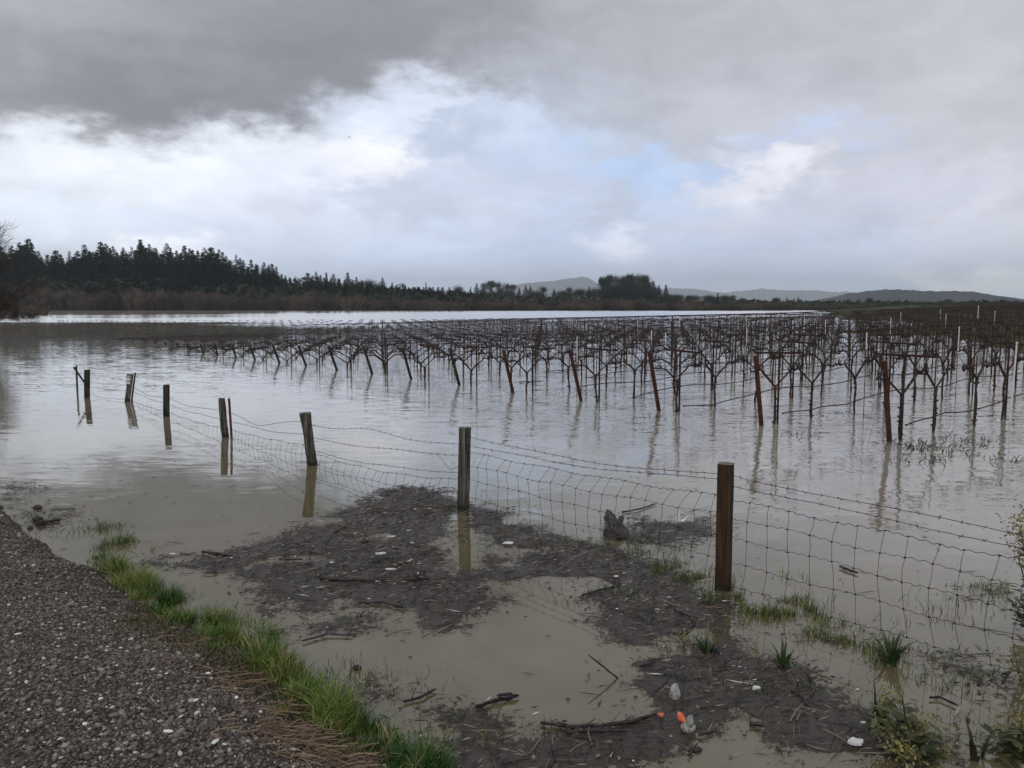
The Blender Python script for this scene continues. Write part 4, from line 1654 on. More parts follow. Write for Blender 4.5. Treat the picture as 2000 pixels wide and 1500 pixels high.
# the larger pebbles one can pick out singly
random.seed(8)
PEB = []
for i in range(6):
    pal_i = [1, 2, 4, 5, 6, 7][i]
    V, F, cc = stone_cloud(np.zeros(1), np.zeros(1), np.zeros(1), np.array([1.0]), SPAL[[pal_i]])
    PEB.append(np_mesh('stone', V, F, 'stones', cc, smooth=True))
cnt = 0
for (px, py, c) in ((35, 1241, 5), (255, 1246, 5), (300, 1308, 4), (312, 1323, 4), (118, 1450, 4), (90, 1359, 1), (40, 1448, 2), (112, 1474, 1), (255, 1467, 2), (382, 1367, 5), (461, 1359, 5),
                    (407, 1316, 5), (385, 1395, 4), (420, 1452, 5), (352, 1475, 4), (208, 1272, 4), (15, 1350, 3), (330, 1433, 5)):
    p = at(px, py, .25)
    p.z = float(bank_z(np.array(p.x), np.array(p.y)))
    p = at(px, py, p.z)
    p.z = float(bank_z(np.array(p.x), np.array(p.y))) + .008
    o = link('stone', PEB[c], gv, p)
    r = random.uniform(.010, .016)
    o.scale = (r * random.uniform(1, 1.6), r, r)
    o.rotation_euler = (0, 0, random.uniform(0, 6))
    cnt += 1
while cnt < 240:
    px, py = random.uniform(0, 640), random.uniform(1150, 1500)
    p = at(px, py, .25)
    if -float(poly_sd(np.array(p.x), np.array(p.y), SHA)) < .35:
        continue
    z = float(bank_z(np.array(p.x), np.array(p.y)))
    o = link('stone', PEB[random.choice([0, 0, 1, 1, 2, 2, 3, 4])], gv, (p.x, p.y, z + .006))
    r = random.uniform(.009, .015)
    o.scale = (r * random.uniform(1, 1.5), r, r * .9)
    o.rotation_euler = (0, 0, random.uniform(0, 6))
    cnt += 1

# ------------------------------------------------------------------ grass
def blades(P, H, W, lean, cols, seed):
    """P (n,3) roots; three-segment bent blades"""
    r = np.random.default_rng(seed)
    n = len(P)
    a = r.uniform(0, 6.28, n)
    la = lean[0] + r.uniform(-1.2, 1.2, n) if lean is not None else r.uniform(0, 6.28, n)
    bend = r.uniform(.15, .95, n) * H
    dxy = np.stack([np.cos(la), np.sin(la)], -1)
    side = np.stack([np.cos(a), np.sin(a), np.zeros(n)], -1) * W[:, None]
    rows = []
    for f, wf in ((0, 1), (.4, .9), (.75, .6), (1, .06)):
        c = P.copy()
        c[:, :2] += dxy * (bend * f ** 2)[:, None]
        c[:, 2] += H * (f - .28 * f ** 3 * (bend / H))
        rows += [c - side * wf, c + side * wf]
    V = np.stack(rows, 1)
    F = np.array([(0, 1, 3, 2), (2, 3, 5, 4), (4, 5, 7, 6)])
    F = (F[None] + 8 * np.arange(n)[:, None, None]).reshape(-1, 4)
    return V.reshape(-1, 3), F, np.repeat(cols, 8, 0)


def strip_points(path, n, rng):
    """points scattered round a path of (px, py, halfwidth, density)"""
    W = [at(p[0], p[1], .05) for p in path]
    out, hh = [], []
    seg = [((W[i + 1] - W[i]).length) * (path[i][3] + path[i + 1][3]) * (path[i][2] + path[i + 1][2]) for i in range(len(W) - 1)]
    tot = sum(seg)
    for i, s_ in enumerate(seg):
        m = int(n * s_ / tot)
        t = rng.random(m)
        hw = path[i][2] * (1 - t) + path[i + 1][2] * t
        d = (W[i + 1] - W[i]).normalized()
        o = np.clip(rng.normal(0, .5, m), -1.25, 1.25) * hw
        out.append(np.stack([W[i].x + (W[i + 1].x - W[i].x) * t - d.y * o, W[i].y + (W[i + 1].y - W[i].y) * t + d.x * o], -1))
        hh.append(1 - .5 * np.abs(o) / np.maximum(hw, 1e-3))
    return np.concatenate(out), np.concatenate(hh)


r_ = np.random.default_rng(3)
path = [(225, 1050, .16, .5), (250, 1062, .22, 1.0), (248, 1090, .17, 1.1), (255, 1118, .12, .7), (290, 1145, .13, .8), (330, 1165, .17, 1.2), (368, 1195, .15, .9), (415, 1212, .17, .9), (470, 1232, .2, 1.1), (500, 1270, .19, 1.1),
        (535, 1310, .17, .9), (575, 1350, .16, .9), (625, 1392, .17, 1.0), (675, 1428, .19, 1.1), (720, 1455, .15, 1.0), (770, 1485, .15, 1.1), (850, 1525, .16, 1.0)]
xy, hh = strip_points([(p[0], p[1], p[2] * 1.2, p[3]) for p in path], 36000, r_)
cl = fbm(xy[:, 0] * 6, xy[:, 1] * 6, 81, 3)
k = r_.random(len(xy)) < sstep(.33, .6, cl) * .94 + .06
xy, hh, cl = xy[k], hh[k], cl[k]
n = len(xy)
H = (.035 + .15 * r_.random(n) ** 1.5) * (.5 + .95 * sstep(.35, .7, cl)) * hh
z = np.maximum(bank_z(xy[:, 0], xy[:, 1]), -.04)
gr = np.array([(.04, .10, .018), (.08, .16, .028), (.14, .215, .04), (.21, .24, .06), (.34, .28, .14)])
yl = fbm(xy[:, 0] * 2.2 + 4, xy[:, 1] * 2.2, 82, 3)
ci = np.clip((yl - .32) * 8 + r_.normal(0, .9, n), 0, 3.4).astype(int)
ci = np.where(r_.random(n) < .03 + .22 * (fbm(xy[:, 0] * 5, xy[:, 1] * 5, 84, 2) > .62), 4, ci)
V, F, cc = blades(np.stack([xy[:, 0], xy[:, 1], z - .005], -1), H, .0016 + .0018 * r_.random(n), None, gr[ci] * r_.uniform(.75, 1.2, (n, 1)), 5)
tag(link('bank_grass', np_mesh('bank_grass', V, F, 'grass_blades', cc)), 'bright green grass strip between the gravel and the floodwater', 'grass', kind='stuff')

# thin low weeds and straw on the gravel side
path2 = [(285, 1190, .2, .5), (330, 1235, .22, .8), (250, 1240, .2, .4), (420, 1290, .25, .9), (450, 1330, .2, 1.0), (560, 1390, .14, .8), (640, 1450, .14, .8), (720, 1500, .15, .8)]
xy, hh = strip_points(path2, 3800, r_)
n = len(xy)
z = bank_z(xy[:, 0], xy[:, 1])
H = .012 + .04 * r_.random(n)
pal2 = np.array([(.05, .07, .02), (.07, .08, .03), (.12, .09, .045), (.2, .15, .08)])
V, F, cc = blades(np.stack([xy[:, 0], xy[:, 1], z], -1), H, np.full(n, .002), None, pal2[r_.integers(0, 4, n)], 6)
tag(link('sparse_weeds', np_mesh('sparse_weeds', V, F, 'grass_blades', cc)), 'thin low weeds growing through the gravel edge', 'weeds', kind='stuff')
# dry straw lying on the gravel
mb = MB()
random.seed(14)
for (cx_, cy_, n, sx, sy) in ((560, 1432, 130, 60, 14), (600, 1455, 90, 70, 20), (440, 1315, 50, 22, 16), (660, 1480, 60, 60, 18), (330, 1225, 30, 40, 20), (520, 1380, 40, 40, 20), (300, 1290, 40, 160, 60)):
    for _ in range(n):
        p = at(cx_ + random.gauss(0, sx), cy_ + random.gauss(0, sy), .2)
        z = float(bank_z(np.array(p.x), np.array(p.y)))
        if z < 0:
            continue
        L = random.uniform(.04, .17)
        a = random.gauss(-.05, .35) if random.random() < .75 else random.uniform(0, 3)
        d = Vector((math.cos(a), math.sin(a), random.uniform(-.05, .1))) * L
        c = random.choice([(.2, .13, .075), (.13, .075, .045), (.28, .2, .12), (.08, .045, .03)])
        mb.tube([(p.x, p.y, z + .012), Vector((p.x, p.y, z + .014)) + d * .5 + Vector((0, random.uniform(-.01, .01), .004)), Vector((p.x, p.y, z + .012)) + d], .0018, 3, False, c)
tag(mb.build('dry_straw', 'fragments'), 'brown dry straw lying along the edge of the gravel', 'straw', kind='stuff')

# drowned grass on the water, right of the brown post and elsewhere
path3 = [(1270, 1100, .22, .6), (1330, 1105, .25, .9), (1385, 1130, .25, 1.2), (1440, 1165, .22, .9), (1500, 1165, .3, 1.3), (1560, 1190, .28, 1.0), (1620, 1200, .25, .6), (1650, 1240, .25, .8), (1700, 1265, .2, .8), (1760, 1280, .12, .3)]
xa, ha = strip_points(path3, 8000, r_)
pts4 = []
for (px, py, n, s) in ((205, 1030, 150, .10), (185, 1036, 60, .16), (690, 1318, 110, .13), (660, 1325, 60, .2), (930, 1440, 40, .12), (1935, 1150, 130, .09), (1900, 1190, 50, .25), (780, 1340, 40, .2), (1360, 1262, 40, .12), (1180, 1075, 120, .35),
                       (1050, 1050, 90, .3), (930, 1000, 90, .25), (860, 975, 70, .3), (1245, 1075, 160, .2), (1860, 1380, 90, .4), (1930, 1440, 160, .35), (1960, 1300, 70, .3), (690, 1215, 16, .06), (880, 1435, 30, .2), (1100, 1180, 10, .05), (1210, 1160, 30, .06)):
    p = at(px, py)
    pts4.append(np.stack([p.x + r_.normal(0, s, n), p.y + r_.normal(0, s * .7, n)], -1))
sx_, sy_ = r_.uniform(1240, 2010, 2600), r_.uniform(1085, 1360, 2600)
kk = (sy_ > 1085 + (sx_ - 1300) * .12) & (fbm(sx_ / 60, sy_ / 40, 95, 3) > .5)
pts4.append(np.array([tuple(at(a_, b_))[:2] for a_, b_ in zip(sx_[kk], sy_[kk])]))
xb = np.concatenate(pts4)
xy = np.concatenate([xa, xb])
cl = fbm(xy[:, 0] * 7, xy[:, 1] * 7, 91, 3)
k = (r_.random(len(xy)) < sstep(.38, .66, cl)) | (np.arange(len(xy)) >= len(xa))
xy = xy[k]
n = len(xy)
H = .03 + .07 * r_.random(n) ** 1.5
pal3 = np.array([(.07, .095, .028), (.12, .155, .042), (.19, .22, .06), (.03, .032, .018), (.26, .24, .1)])
ci = r_.choice(5, n, p=[.3, .28, .2, .15, .07])
V, F, cc = blades(np.stack([xy[:, 0], xy[:, 1], np.full(n, -.012)], -1), H, .0016 + .0016 * r_.random(n), None, pal3[ci], 7)
tag(link('drowned_grass', np_mesh('drowned_grass', V, F, 'grass_blades', cc)), 'olive drowned grass poking through the water by the fence', 'grass', kind='stuff')


# broad-bladed plants standing in the water
def blade_plant(px, py, n, hmax, label, colr, seed, spread=.5, wid=.011):
    random.seed(seed)
    p0 = at(px, py)
    mb = MB()
    for k in range(n):
        a = random.uniform(0, 6.28)
        h = hmax * random.uniform(.45, 1)
        out = random.uniform(.1, spread) * h
        w_ = wid * random.uniform(.6, 1.1)
        sd_ = Vector((-math.sin(a), math.cos(a), 0)) * w_
        r0 = random.uniform(0, .04)
        rows = []
        for f, wf in ((0, .6), (.35, 1), (.7, .8), (1, .08)):
            c = Vector((math.cos(a) * (r0 + out * f * f), math.sin(a) * (r0 + out * f * f), -.03 + h * f - .25 * out * f ** 3))
            rows += [c - sd_ * wf, c + sd_ * wf]
        cc_ = tuple(v * random.uniform(.7, 1.25) for v in colr)
        mb.add(rows, [(0, 1, 3, 2), (2, 3, 5, 4), (4, 5, 7, 6)], cc_)
    return tag(mb.build('water_plant', 'plant_leaf', None, p0), label, 'plant', 'leafy plants in the water')


blade_plant(1738, 1298, 34, .24, 'largest green blade leaved clump by the fence wire', (.035, .06, .018), 1, .9)
blade_plant(1530, 1300, 24, .18, 'green blade leaved clump right of the brown post base', (.05, .075, .026), 2, .8)
blade_plant(1382, 1275, 22, .15, 'green blade leaved clump left of the brown post reflection', (.045, .07, .022), 3, .8)
blade_plant(1715, 1425, 30, .26, 'dark upright blade clump behind the yellow flowers', (.018, .034, .014), 4, .35, .008)
blade_plant(1905, 1480, 10, .2, 'few dark curved blades in the bottom right water', (.03, .045, .014), 5, .5, .012)


# flowering shrubs at the lower right
def flower_shrub(p0, parts, label, seed):
    """parts: list of (offset vector, kind, size)"""
    random.seed(seed)
    o = thing('flowering_shrub', label, 'plant', p0, 0, 'yellow flowering shrubs at the right')
    st, lf, fl = MB(), MB(), MB()
    for off, kind, s in parts:
        off = Vector(off)
        st.tube([(off.x * .15, off.y * .15, -.06), off * .55 + Vector((0, 0, .02)), off], [.006, .005, .003], 4, True, (.05, .06, .025))
        if kind == 'f':
            for k in range(int(170 * s)):
                d = Vector((random.gauss(0, .034 * s), random.gauss(0, .034 * s), random.gauss(0, .04 * s)))
                p = off + d
                c = random.choice([(.24, .21, .06), (.32, .26, .07), (.18, .17, .06), (.26, .25, .12)])
                u = Vector((random.uniform(-1, 1), random.uniform(-1, 1), random.uniform(-1, 1))).normalized() * .009
                v = Vector((random.uniform(-1, 1), random.uniform(-1, 1), random.uniform(-1, 1))).normalized() * .007
                fl.add([p - u, p + v, p + u, p - v], [(0, 1, 2, 3)], c)
        for k in range(int((9 if kind == 'f' else 20) * s)):
            a = random.uniform(0, 6.28)
            p = off * random.uniform(.35, 1.0) + Vector((random.gauss(0, .035), random.gauss(0, .035), random.gauss(0, .02)))
            L = random.uniform(.03, .075) * s
            d = Vector((math.cos(a), math.sin(a), random.uniform(-.2, .7))).normalized() * L
            sd_ = d.cross(Vector((0, 0, 1))).normalized() * L * .2
            up = Vector((0, 0, -L * .12))
            c = random.choice([(.05, .06, .02), (.075, .085, .03), (.11, .115, .045), (.035, .045, .018)])
            lf.add([p, p + d * .3 + sd_, p + d * .7 + sd_ * .8 + up * .5, p + d + up, p + d * .7 - sd_ * .8 + up * .5, p + d * .3 - sd_], [(0, 1, 2, 3), (0, 3, 4, 5)], c)
    st.build('stem', 'plant_leaf', o)
    lf.build('leaves', 'plant_leaf', o)
    if fl.v:
        tag(fl.build('flowers', 'plant_leaf', o), kind='stuff')
    for q in o.children:
        if q.name.startswith('leaves'):
            q['kind'] = 'stuff'
    return o


b = at(1775, 1475)
flower_shrub(b, [(at_y(1722, 1420, b.y + .05) - b, 'f', .8), (at_y(1798, 1418, b.y + .05) - b, 'f', .95), (at_y(1733, 1362, b.y + .15) - b, 'f', .7), (at_y(1765, 1470, b.y - .15) - b, 'f', 1.05), (at_y(1835, 1470, b.y) - b, 'f', .8),
                 (at_y(1760, 1400, b.y + .1) - b, 'l', 1.5), (at_y(1720, 1385, b.y) - b, 'l', 1.0), (at_y(1762, 1358, b.y) - b, 'l', 1.0), (at_y(1820, 1440, b.y) - b, 'l', 1.3), (at_y(1790, 1450, b.y) - b, 'l', 1.5), (at_y(1860, 1490, b.y) - b, 'l', 1.2)],
             'yellow flowering leafy shrub beside the white foam scrap', 3)
b = at(2025, 1240)
flower_shrub(b, [(at_y(1993, 1035, b.y) - b, 'f', 1.3), (at_y(2010, 1000, b.y) - b, 'f', 1.2), (at_y(2004, 1075, b.y) - b, 'f', 1.2), (at_y(1988, 1085, b.y) - b, 'l', .8), (at_y(2015, 1060, b.y) - b, 'l', 1.4), (at_y(1983, 1165, b.y) - b, 'l', .9),
                 (at_y(1978, 1190, b.y) - b, 'l', .9), (at_y(2000, 1200, b.y) - b, 'l', 1.4), (at_y(2020, 1150, b.y) - b, 'l', 1.4)],
             'pale yellow flowering shrub cut by the right edge of the view', 4)
b = at(1985, 1470)
flower_shrub(b, [(at_y(1960, 1440, b.y) - b, 'l', 1.3), (at_y(1990, 1420, b.y) - b, 'l', 1.4), (at_y(2010, 1450, b.y) - b, 'l', 1.4), (at_y(1930, 1470, b.y) - b, 'l', 1.0), (at_y(1975, 1480, b.y) - b, 'l', 1.4), (at_y(2000, 1400, b.y) - b, 'f', .5)],
             'olive leafy shrub half drowned in the bottom right corner', 5)

# weeds afloat among the near vines
mb = MB()
random.seed(71)
for (px, py, n, s) in ((1785, 868, 60, .25), (1830, 880, 60, .3), (1815, 900, 30, .2), (1890, 858, 40, .3), (1285, 815, 14, .06), (1640, 810, 12, .3), (1960, 900, 15, .2), (1570, 850, 8, .2)):
    p = at(px, py)
    for _ in range(n):
        q = Vector((p.x + random.gauss(0, s), p.y + random.gauss(0, s), 0))
        a = random.uniform(0, 6.28)
        L = random.uniform(.02, .1)
        d = Vector((math.cos(a) * L, math.sin(a) * L, random.uniform(-.01, .08)))
        green = random.random() < .3
        c = (.08, .11, .03) if green else (.018, .017, .013)
        if green:
            sd_ = Vector((-math.sin(a), math.cos(a), 0)) * .016
            mb.add([q, q + d * .5 + sd_, q + d, q + d * .5 - sd_], [(0, 1, 2, 3)], c)
        else:
            mb.tube([q, q + d * .6 + Vector((0, 0, .015)), q + d], [.006, .005, .003], 3, False, c)
tag(mb.build('floating_weeds', 'plant_leaf'), 'tangled weeds and twigs floating at the foot of the near vines', 'weeds', kind='stuff')


# ------------------------------------------------------------------ sticks, litter and other loose things
def stick(pts, r, label, name='floating_stick', m='wet_wood', twigs=0, seed=1, cat='stick', group='sticks lying in the floodwater'):
    """pts: photo points, each with an optional height"""
    rng = random.Random(seed)
    W = [at(p[0], p[1], p[2] if len(p) > 2 else .015) for p in pts]
    o0 = W[0].copy()
    r *= .8
    fine, rad = [], []
    for i in range(len(W) - 1):
        for k in range(4):
            t = k / 4
            fine.append(W[i].lerp(W[i + 1], t) + Vector((rng.uniform(-.3, .3), rng.uniform(-.3, .3), rng.uniform(-.3, .3))) * r)
            rad.append(r * rng.uniform(.8, 1.2))
    fine.append(W[-1])
    rad.append(r * .5)
    mb = MB()
    mb.tube([p - o0 for p in fine], rad, 6)
    for k in range(twigs):
        p = rng.choice(fine[1:]) - o0
        d = Vector((rng.uniform(-1, 1), rng.uniform(-1, 1), rng.uniform(0, .6))).normalized() * rng.uniform(.03, .09)
        mb.tube([p, p + d], [r * .5, r * .25], 4)
    return tag(mb.build(name, m, None, o0, True), label, cat, group)


stick([(626, 1129), (690, 1133), (760, 1132), (838, 1131)], .019, 'long dark rough branch lying on the debris left of the second post', 'floating_branch', twigs=10, cat='branch')
stick([(1055, 1411), (1110, 1418), (1180, 1417), (1240, 1408), (1280, 1394)], .011, 'long thin branch curving towards the orange scraps', 'floating_branch', twigs=12, seed=2, cat='branch')
stick([(1105, 1430), (1160, 1427), (1226, 1428)], .009, 'dark branch lying just below the long curved branch', 'floating_branch', twigs=3, seed=3, cat='branch')
stick([(1211, 1328, -.01), (1180, 1303.5, .07 * 0.98), (1149, 1279, .14)], .006, 'thin straight stick slanting up out of the muddy water', m='wet_wood', seed=4)
stick([(930, 1381), (970, 1367), (1013, 1358)], .012, 'pale edged stick floating in the lower muddy water', 'floating_stick', 'stump_wood', 1, 5)
stick([(972, 1358), (1000, 1354)], .009, 'short stick just above the pale edged stick', seed=6)
stick([(788, 1369), (820, 1362), (852, 1345)], .009, 'dark forked stick by the drowned grass at lower left', twigs=3, seed=7)
stick([(1137, 1163), (1170, 1152), (1211, 1144)], .009, 'dark stick on the debris near the white paper bit', twigs=2, seed=8)
stick([(395, 1077), (425, 1081), (454, 1085)], .014, 'dark stick near the grass left of the debris', twigs=2, seed=9)
stick([(1640, 1106), (1658, 1113), (1676, 1119)], .012, 'dark stick floating behind the mesh right of the brown post', seed=10)
stick([(1215, 1000), (1250, 994), (1283, 983)], .010, 'thin stick floating above the log behind the fence', seed=11)
stick([(1546, 1347), (1568, 1360), (1578, 1380)], .010, 'dark curved stick at the right of the debris', twigs=2, seed=12)
stick([(1575, 1313), (1594, 1340), (1582, 1362)], .006, 'bent thin twig above the curved stick', seed=13)
stick([(1318, 1190), (1350, 1205), (1356, 1218), (1325, 1243)], .009, 'hooked dark stick left of the brown post reflection', twigs=2, seed=14)
stick([(1956, 1334), (1972, 1313, .05), (1955, 1318)], .009, 'dark hooked twig near the right edge', seed=15)
stick([(1816, 1362), (1835, 1361), (1872, 1378)], .007, 'pale broken reed floating right of the yellow shrub', 'floating_stick', 'stump_wood', 0, 16)
stick([(1864, 1400), (1876, 1381, .06)], .011, 'pale reed stub standing out of the right hand water', 'floating_stick', 'foam_grey', 0, 17)
stick([(1911, 1340), (1916, 1323, .05)], .011, 'short dark stub standing up near the right edge', seed=18)
stick([(84, 1018), (100, 1017), (118, 1015)], .018, 'brown plank end beside the round stone at the left shore', 'floating_plank', 'wet_wood', 0, 19, 'plank')
stick([(590, 1252), (640, 1238), (690, 1240)], .006, 'thin twig in the muddy water above the grass', seed=20)
stick([(700, 1178), (745, 1176), (790, 1187)], .007, 'thin twig below the long rough branch', 'floating_stick', 'stump_wood', 1, 21)
stick([(400, 1119), (425, 1117)], .007, 'small dark stick in the shallow water by the grass', seed=22)
stick([(1885, 1008 - 2), (1886, 1010)], .004, 'tiny twig tip near the right edge', seed=24) if False else None
stick([(650, 1040), (680, 1025)], .008, 'short twig on the left part of the debris raft', twigs=1, seed=25)
stick([(590, 1092), (545, 1093)], .008, 'short twig at the left end of the debris raft', twigs=2, seed=26)
stick([(720, 1100), (760, 1090), (800, 1096)], .007, 'tangle of thin twigs above the long rough branch', twigs=9, seed=27)
stick([(1250, 1300), (1275, 1295)], .009, 'short dark stick at the right shore of the muddy pool', twigs=1, seed=28)
stick([(1318, 1395), (1360, 1405)], .005, 'thin twig beside the grey foam lump', seed=29) if False else None
stick([(1365, 1435), (1392, 1428)], .007, 'small dark twig below the grey foam lump', seed=30)
stick([(1345, 1475), (1362, 1452)], .007, 'thin twig at the bottom of the debris', seed=31)
stick([(1465, 1412), (1490, 1417)], .013, 'short flat stick in the water right of the foam lumps', seed=32)
stick([(1075, 1500), (1085, 1474)], .008, 'dark twig at the bottom edge of the water', twigs=2, seed=33)


def lump(px, py, size, m, label, name, cat, seed, z=0.0, group=None, rot=0.0, squash=(1, 1, 1), sub=2):
    rng = np.random.default_rng(seed)
    import bmesh
    bm = bmesh.new()
    bmesh.ops.create_icosphere(bm, subdivisions=sub, radius=1)
    for v in bm.verts:
        nz = fbm(np.array(v.co.x * 2.1 + seed), np.array(v.co.y * 2.1 + v.co.z * 1.7), seed, 3)
        v.co *= float(.75 + .55 * nz)
        v.co = Vector((v.co.x * size[0], v.co.y * size[1], v.co.z * size[2]))
    me = bpy.data.meshes.new(name)
    bm.to_mesh(me)
    bm.free()
    me.materials.append(MATS[m])
    me.polygons.foreach_set('use_smooth', [True] * len(me.polygons))
    o = link(name, me, None, at(px, py, z) + Vector((0, 0, 0)))
    o.rotation_euler = (0, 0, rot)
    return tag(o, label, cat, group)


lump(1318, 1356, (.026, .032, .062), 'foam_grey', 'grey crusty foam lump standing in the debris, upper one', 'foam_lump', 'foam', 1, .02, 'grey foam lumps', .4)
lump(1344, 1422, (.036, .03, .026), 'foam_grey', 'grey foam lump with a knob, beside the orange scraps', 'foam_lump', 'foam', 2, .015, 'grey foam lumps', .2)
o = bpy.data.objects['foam_lump.001'] if 'foam_lump.001' in bpy.data.objects else None
if o:
    k2 = lump(1347, 1410, (.02, .02, .032), 'foam_grey', None, 'knob', None, 9, .05)
    w_ = k2.location.copy()
    k2.parent = o
    k2.location = o.rotation_euler.to_matrix().transposed() @ (w_ - o.location)
lump(712, 1058, (.028, .028, .026), 'wet_wood', 'dark round ball floating in the debris raft', 'ball', 'ball', 3, .012)
lump(80, 1023, (.05, .04, .035), 'stump_wood', 'brown round stone in shallow water at the left shore', 'shore_stone', 'stone', 4, .01, 'stones in the left shallows')
lump(59, 1032, (.025, .022, .022), 'wet_wood', 'small black stone at the edge of the gravel, left shore', 'shore_stone', 'stone', 5, .005, 'stones in the left shallows')
lump(74, 991, (.05, .03, .025), 'wet_wood', 'dark clod standing in the left shallows farthest out', 'shore_stone', 'stone', 6, .01, 'stones in the left shallows')
lump(73, 1014, (.05, .03, .03), 'wet_wood', 'dark block behind the brown round stone', 'shore_stone', 'stone', 7, .02, 'stones in the left shallows')
lump(186, 1089, (.025, .02, .018), 'wet_wood', 'small dark clod in the water beside the grass', 'shore_stone', 'stone', 8, .004, 'stones in the left shallows')
lump(1398, 1272, (.026, .02, .02), 'wet_wood', 'black clod at the foot of the brown post reflection', 'dark_clod', 'clod', 11, .006, 'dark clods in the debris')
lump(1330, 1212, (.03, .024, .014), 'wet_wood', 'rounded dark clod beside the hooked stick', 'dark_clod', 'clod', 12, .006, 'dark clods in the debris')
lump(1330, 1323, (.026, .02, .014), 'wet_wood', 'dark clod above the grey foam lump', 'dark_clod', 'clod', 13, .006, 'dark clods in the debris')
lump(1358, 1464, (.03, .02, .014), 'wet_wood', 'dark clod in the water below the foam lumps', 'dark_clod', 'clod', 14, .006, 'dark clods in the debris')
lump(698, 1305, (.022, .018, .022), 'wet_wood', 'black rounded clod in the drowned grass tuft', 'dark_clod', 'clod', 15, .006, 'dark clods in the debris')

# chunk of log behind the fence
p = at(1208, 1052)
p = at(1214, 1055)
lg = thing('floating_log', 'broken grey log chunk tilted up behind the fence wire', 'log', p, math.radians(20))
mb = MB()
ax = Vector((.06, .30, .13))
rows = []
rng = random.Random(6)
ns = 11
for i in range(8):
    f = i / 7
    c = Vector((0, 0, -.03)) + ax * f
    R = (.052 + .04 * math.sin(PI * min(1, f * 1.15 + .1))) * (1 if f < .9 else .75)
    rows += [c + Vector((math.cos(2 * PI * k / ns) * R * rng.uniform(.8, 1.15), 0, math.sin(2 * PI * k / ns) * R * rng.uniform(.75, 1.1))) for k in range(ns)]
fs = [(i * ns + k, i * ns + (k + 1) % ns, (i + 1) * ns + (k + 1) % ns, (i + 1) * ns + k) for i in range(7) for k in range(ns)]
fs += [tuple(range(ns)), tuple(7 * ns + k for k in range(ns))[::-1]]
mb.add(rows, fs)
mb.build('bark', 'wet_wood', lg)
mb = MB()
mb.tube([Vector((-.012, .03, .03)), Vector((.008, .14, .115)), Vector((.03, .24, .165)), Vector((.05, .30, .17))], [.022, .032, .028, .012], 7)
mb.tube([Vector((.05, .14, .09)), Vector((.07, .26, .14))], [.015, .012], 6)
mb.build('bare_wood', 'stump_wood', lg)
mb = MB()
mb.tube([Vector((.09, .2, .07)), Vector((.13, .24, .12))], [.025, .018], 6)
mb.build('branch_stub', 'wet_wood', lg)
lg.scale = (1.3, 1.35, .95)


def scrap(px, py, outline, thick, m, label, name, cat, rz=0.0, tilt=0.0, fold=0.0, z=.016, group='white litter floating in the flood'):
    """a small bent sheet with real thickness"""
    mb = MB()
    n = len(outline)
    top = [Vector((x, y, abs(x) * fold + thick + .15 * thick * math.sin(x * 300 + y * 200))) for x, y in outline]
    bot = [Vector((v.x, v.y, v.z - thick)) for v in top]
    ct, cb = sum(top, Vector()) / n, sum(bot, Vector()) / n
    ct.z, cb.z = thick, 0
    vs = top + bot + [ct, cb]
    fs = []
    for k in range(n):
        k2 = (k + 1) % n
        fs += [(k, k2, 2 * n), (n + k2, n + k, 2 * n + 1), (k, n + k, n + k2, k2)]
    mb.add(vs, fs)
    o = mb.build(name, m, None, at(px, py, z))
    o.rotation_euler = (tilt, 0, rz)
    return tag(o, label, cat, group)


def blob(w_, h_, seed, n=9):
    r = random.Random(seed)
    return [(math.cos(2 * PI * k / n) * w_ * r.uniform(.7, 1.15), math.sin(2 * PI * k / n) * h_ * r.uniform(.6, 1.2)) for k in range(n)]


scrap(993, 1061, blob(.055, .035, 1), .006, 'paper_white', 'white paper scrap on the debris right of the second post', 'paper_scrap', 'litter', .2)
scrap(1670, 1451, blob(.038, .028, 2), .012, 'paper_white', 'white foam scrap left of the yellow flowers', 'foam_scrap', 'litter', .3)
scrap(1478, 1346, blob(.022, .014, 3), .014, 'paper_white', 'small white foam crumb right of the post reflection', 'foam_scrap', 'litter')
scrap(765, 1048, blob(.04, .012, 4), .006, 'paper_white', 'white paper strip at the top of the left debris', 'paper_scrap', 'litter', .3)
scrap(744, 1082, blob(.042, .014, 5), .012, 'paper_white', 'pale torn cup piece in the middle of the left debris', 'cup_scrap', 'litter', .2)
scrap(762, 1112, blob(.045, .014, 6), .006, 'paper_white', 'white sliver just above the long rough branch', 'paper_scrap', 'litter')
scrap(1203, 1126, blob(.022, .016, 7), .005, 'paper_white', 'little white paper bit above the dark stick', 'paper_scrap', 'litter', .5)
scrap(776, 996, blob(.04, .01, 8), .005, 'cut_wood', 'pinkish bark sliver at the top of the debris raft', 'bark_sliver', 'litter')
scrap(122, 988, [(-.11, -.02), (-.03, -.025), (.06, -.015), (.12, -.02), (.125, .02), (.06, .025), (-.05, .015), (-.12, .01)], .012, 'foam_grey', 'pale flat board floating near the left shore', 'pale_board', 'board', .05)
scrap(1415, 1174, blob(.02, .005, 9), .004, 'paper_white', 'white sliver in the grass under the brown post', 'paper_scrap', 'litter', .2)
scrap(1983, 1208, blob(.018, .012, 10), .01, 'paper_white', 'white crumb near the shrub at the right edge', 'foam_scrap', 'litter')
scrap(648, 1099, blob(.016, .010, 12), .006, 'paper_white', 'tiny white crumb in the left debris above the branch', 'foam_scrap', 'litter')
scrap(738, 1136, blob(.018, .008, 13), .006, 'paper_white', 'tiny white crumb touching the long rough branch', 'foam_scrap', 'litter')
scrap(337, 1082, blob(.03, .012, 14), .006, 'paper_white', 'small white scrap between the grass and the debris', 'paper_scrap', 'litter')
scrap(1686, 1412, blob(.012, .008, 15), .006, 'paper_white', 'tiny white crumb by the dark blade clump', 'foam_scrap', 'litter')
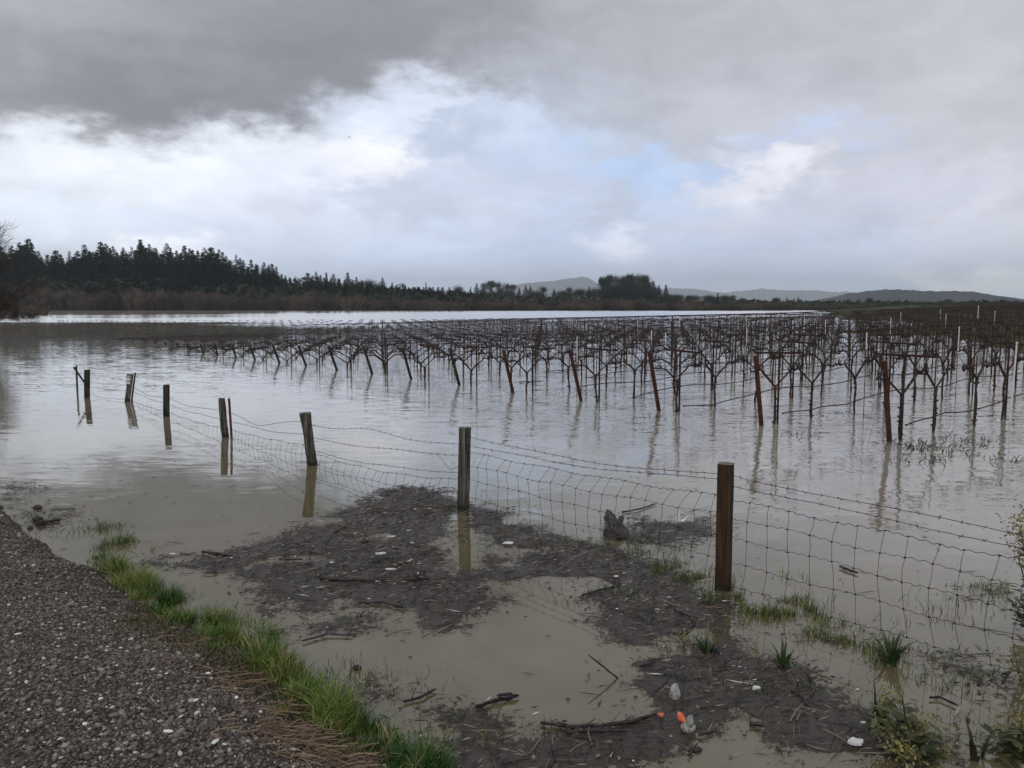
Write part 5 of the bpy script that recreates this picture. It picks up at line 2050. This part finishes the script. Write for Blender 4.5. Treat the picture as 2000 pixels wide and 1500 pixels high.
scrap(1290, 1398, blob(.022, .014, 16), .008, 'litter_orange', 'orange plastic scrap at the end of the long branch', 'plastic_scrap', 'litter', 0, 0, .3, .012, 'orange plastic scraps')
scrap(1329, 1403, blob(.02, .034, 17), .01, 'litter_orange', 'orange plastic scrap touching the grey foam lump', 'plastic_scrap', 'litter', .3, .3, .2, .018, 'orange plastic scraps')
# folded white paper standing up behind the fence
mb = MB()
for tri in (((-.055, 0, .0), (.0, .02, .005), (-.012, .03, .105)), ((.0, .02, .005), (.085, .04, .06), (.02, .0, .0))):
    a, b, c = (Vector(t) for t in tri)
    nrm = (b - a).cross(c - a).normalized() * .0025
    mb.add([a + nrm, b + nrm, c + nrm, a - nrm, b - nrm, c - nrm], [(0, 1, 2), (5, 4, 3), (0, 3, 4, 1), (1, 4, 5, 2), (2, 5, 3, 0)])
tag(mb.build('folded_paper', 'paper_white', None, at(1330, 1020, .005)), 'folded white paper standing up behind the fence near the brown post', 'litter', 'white litter floating in the flood')
# white bottle near the tall stake
lump(1949, 822, (.03, .03, .045), 'white_plastic', 'white plastic cup floating left of the tall white stake', 'plastic_cup', 'litter', 21, .02, 'white litter floating in the flood')

# small bird in the air
p = at_y(682, 268, 120)
mb = MB()
mb.tube([(-.16, 0, .05), (-.06, 0, .02), (.08, 0, -.02), (.17, 0, -.05)], [.01, .045, .05, .012], 6)
for s in (-1, 1):
    mb.add([(-.05, 0, .03), (.07, 0, 0), (.0, s * .2, .07), (-.07, s * .36, .0), (-.08, s * .15, .06)], [(0, 1, 2, 4), (4, 2, 3)])
    mb.add([(-.05, 0, .025), (.07, 0, -.005), (.0, s * .2, .064), (-.07, s * .36, -.004), (-.08, s * .15, .054)], [(4, 2, 1, 0), (3, 2, 4)])
tag(mb.build('bird', 'wet_wood', None, p), 'tiny dark bird flying in the bright gap between the clouds', 'bird')

# ------------------------------------------------------------------ haze
hz = bpy.data.materials.new('haze_air')
hz.use_nodes = True
ht = hz.node_tree
ht.nodes.clear()
pv = ht.nodes.new('ShaderNodeVolumePrincipled')
pv.inputs['Color'].default_value = (.82, .91, 1.0, 1)
pv.inputs['Density'].default_value = HAZE_D
pv.inputs['Anisotropy'].default_value = 0.1
ou = ht.nodes.new('ShaderNodeOutputMaterial')
ht.links.new(pv.outputs[0], ou.inputs['Volume'])
MATS['haze_air'] = hz
mb = MB()
mb.box((0, 3600, (230 - 2.4) / 2), (9800, 8000, 230 + 2.4))
hb = tag(mb.build('haze', 'haze_air'), kind='stuff')
hb['label'] = 'thin bluish haze over the distant hills'
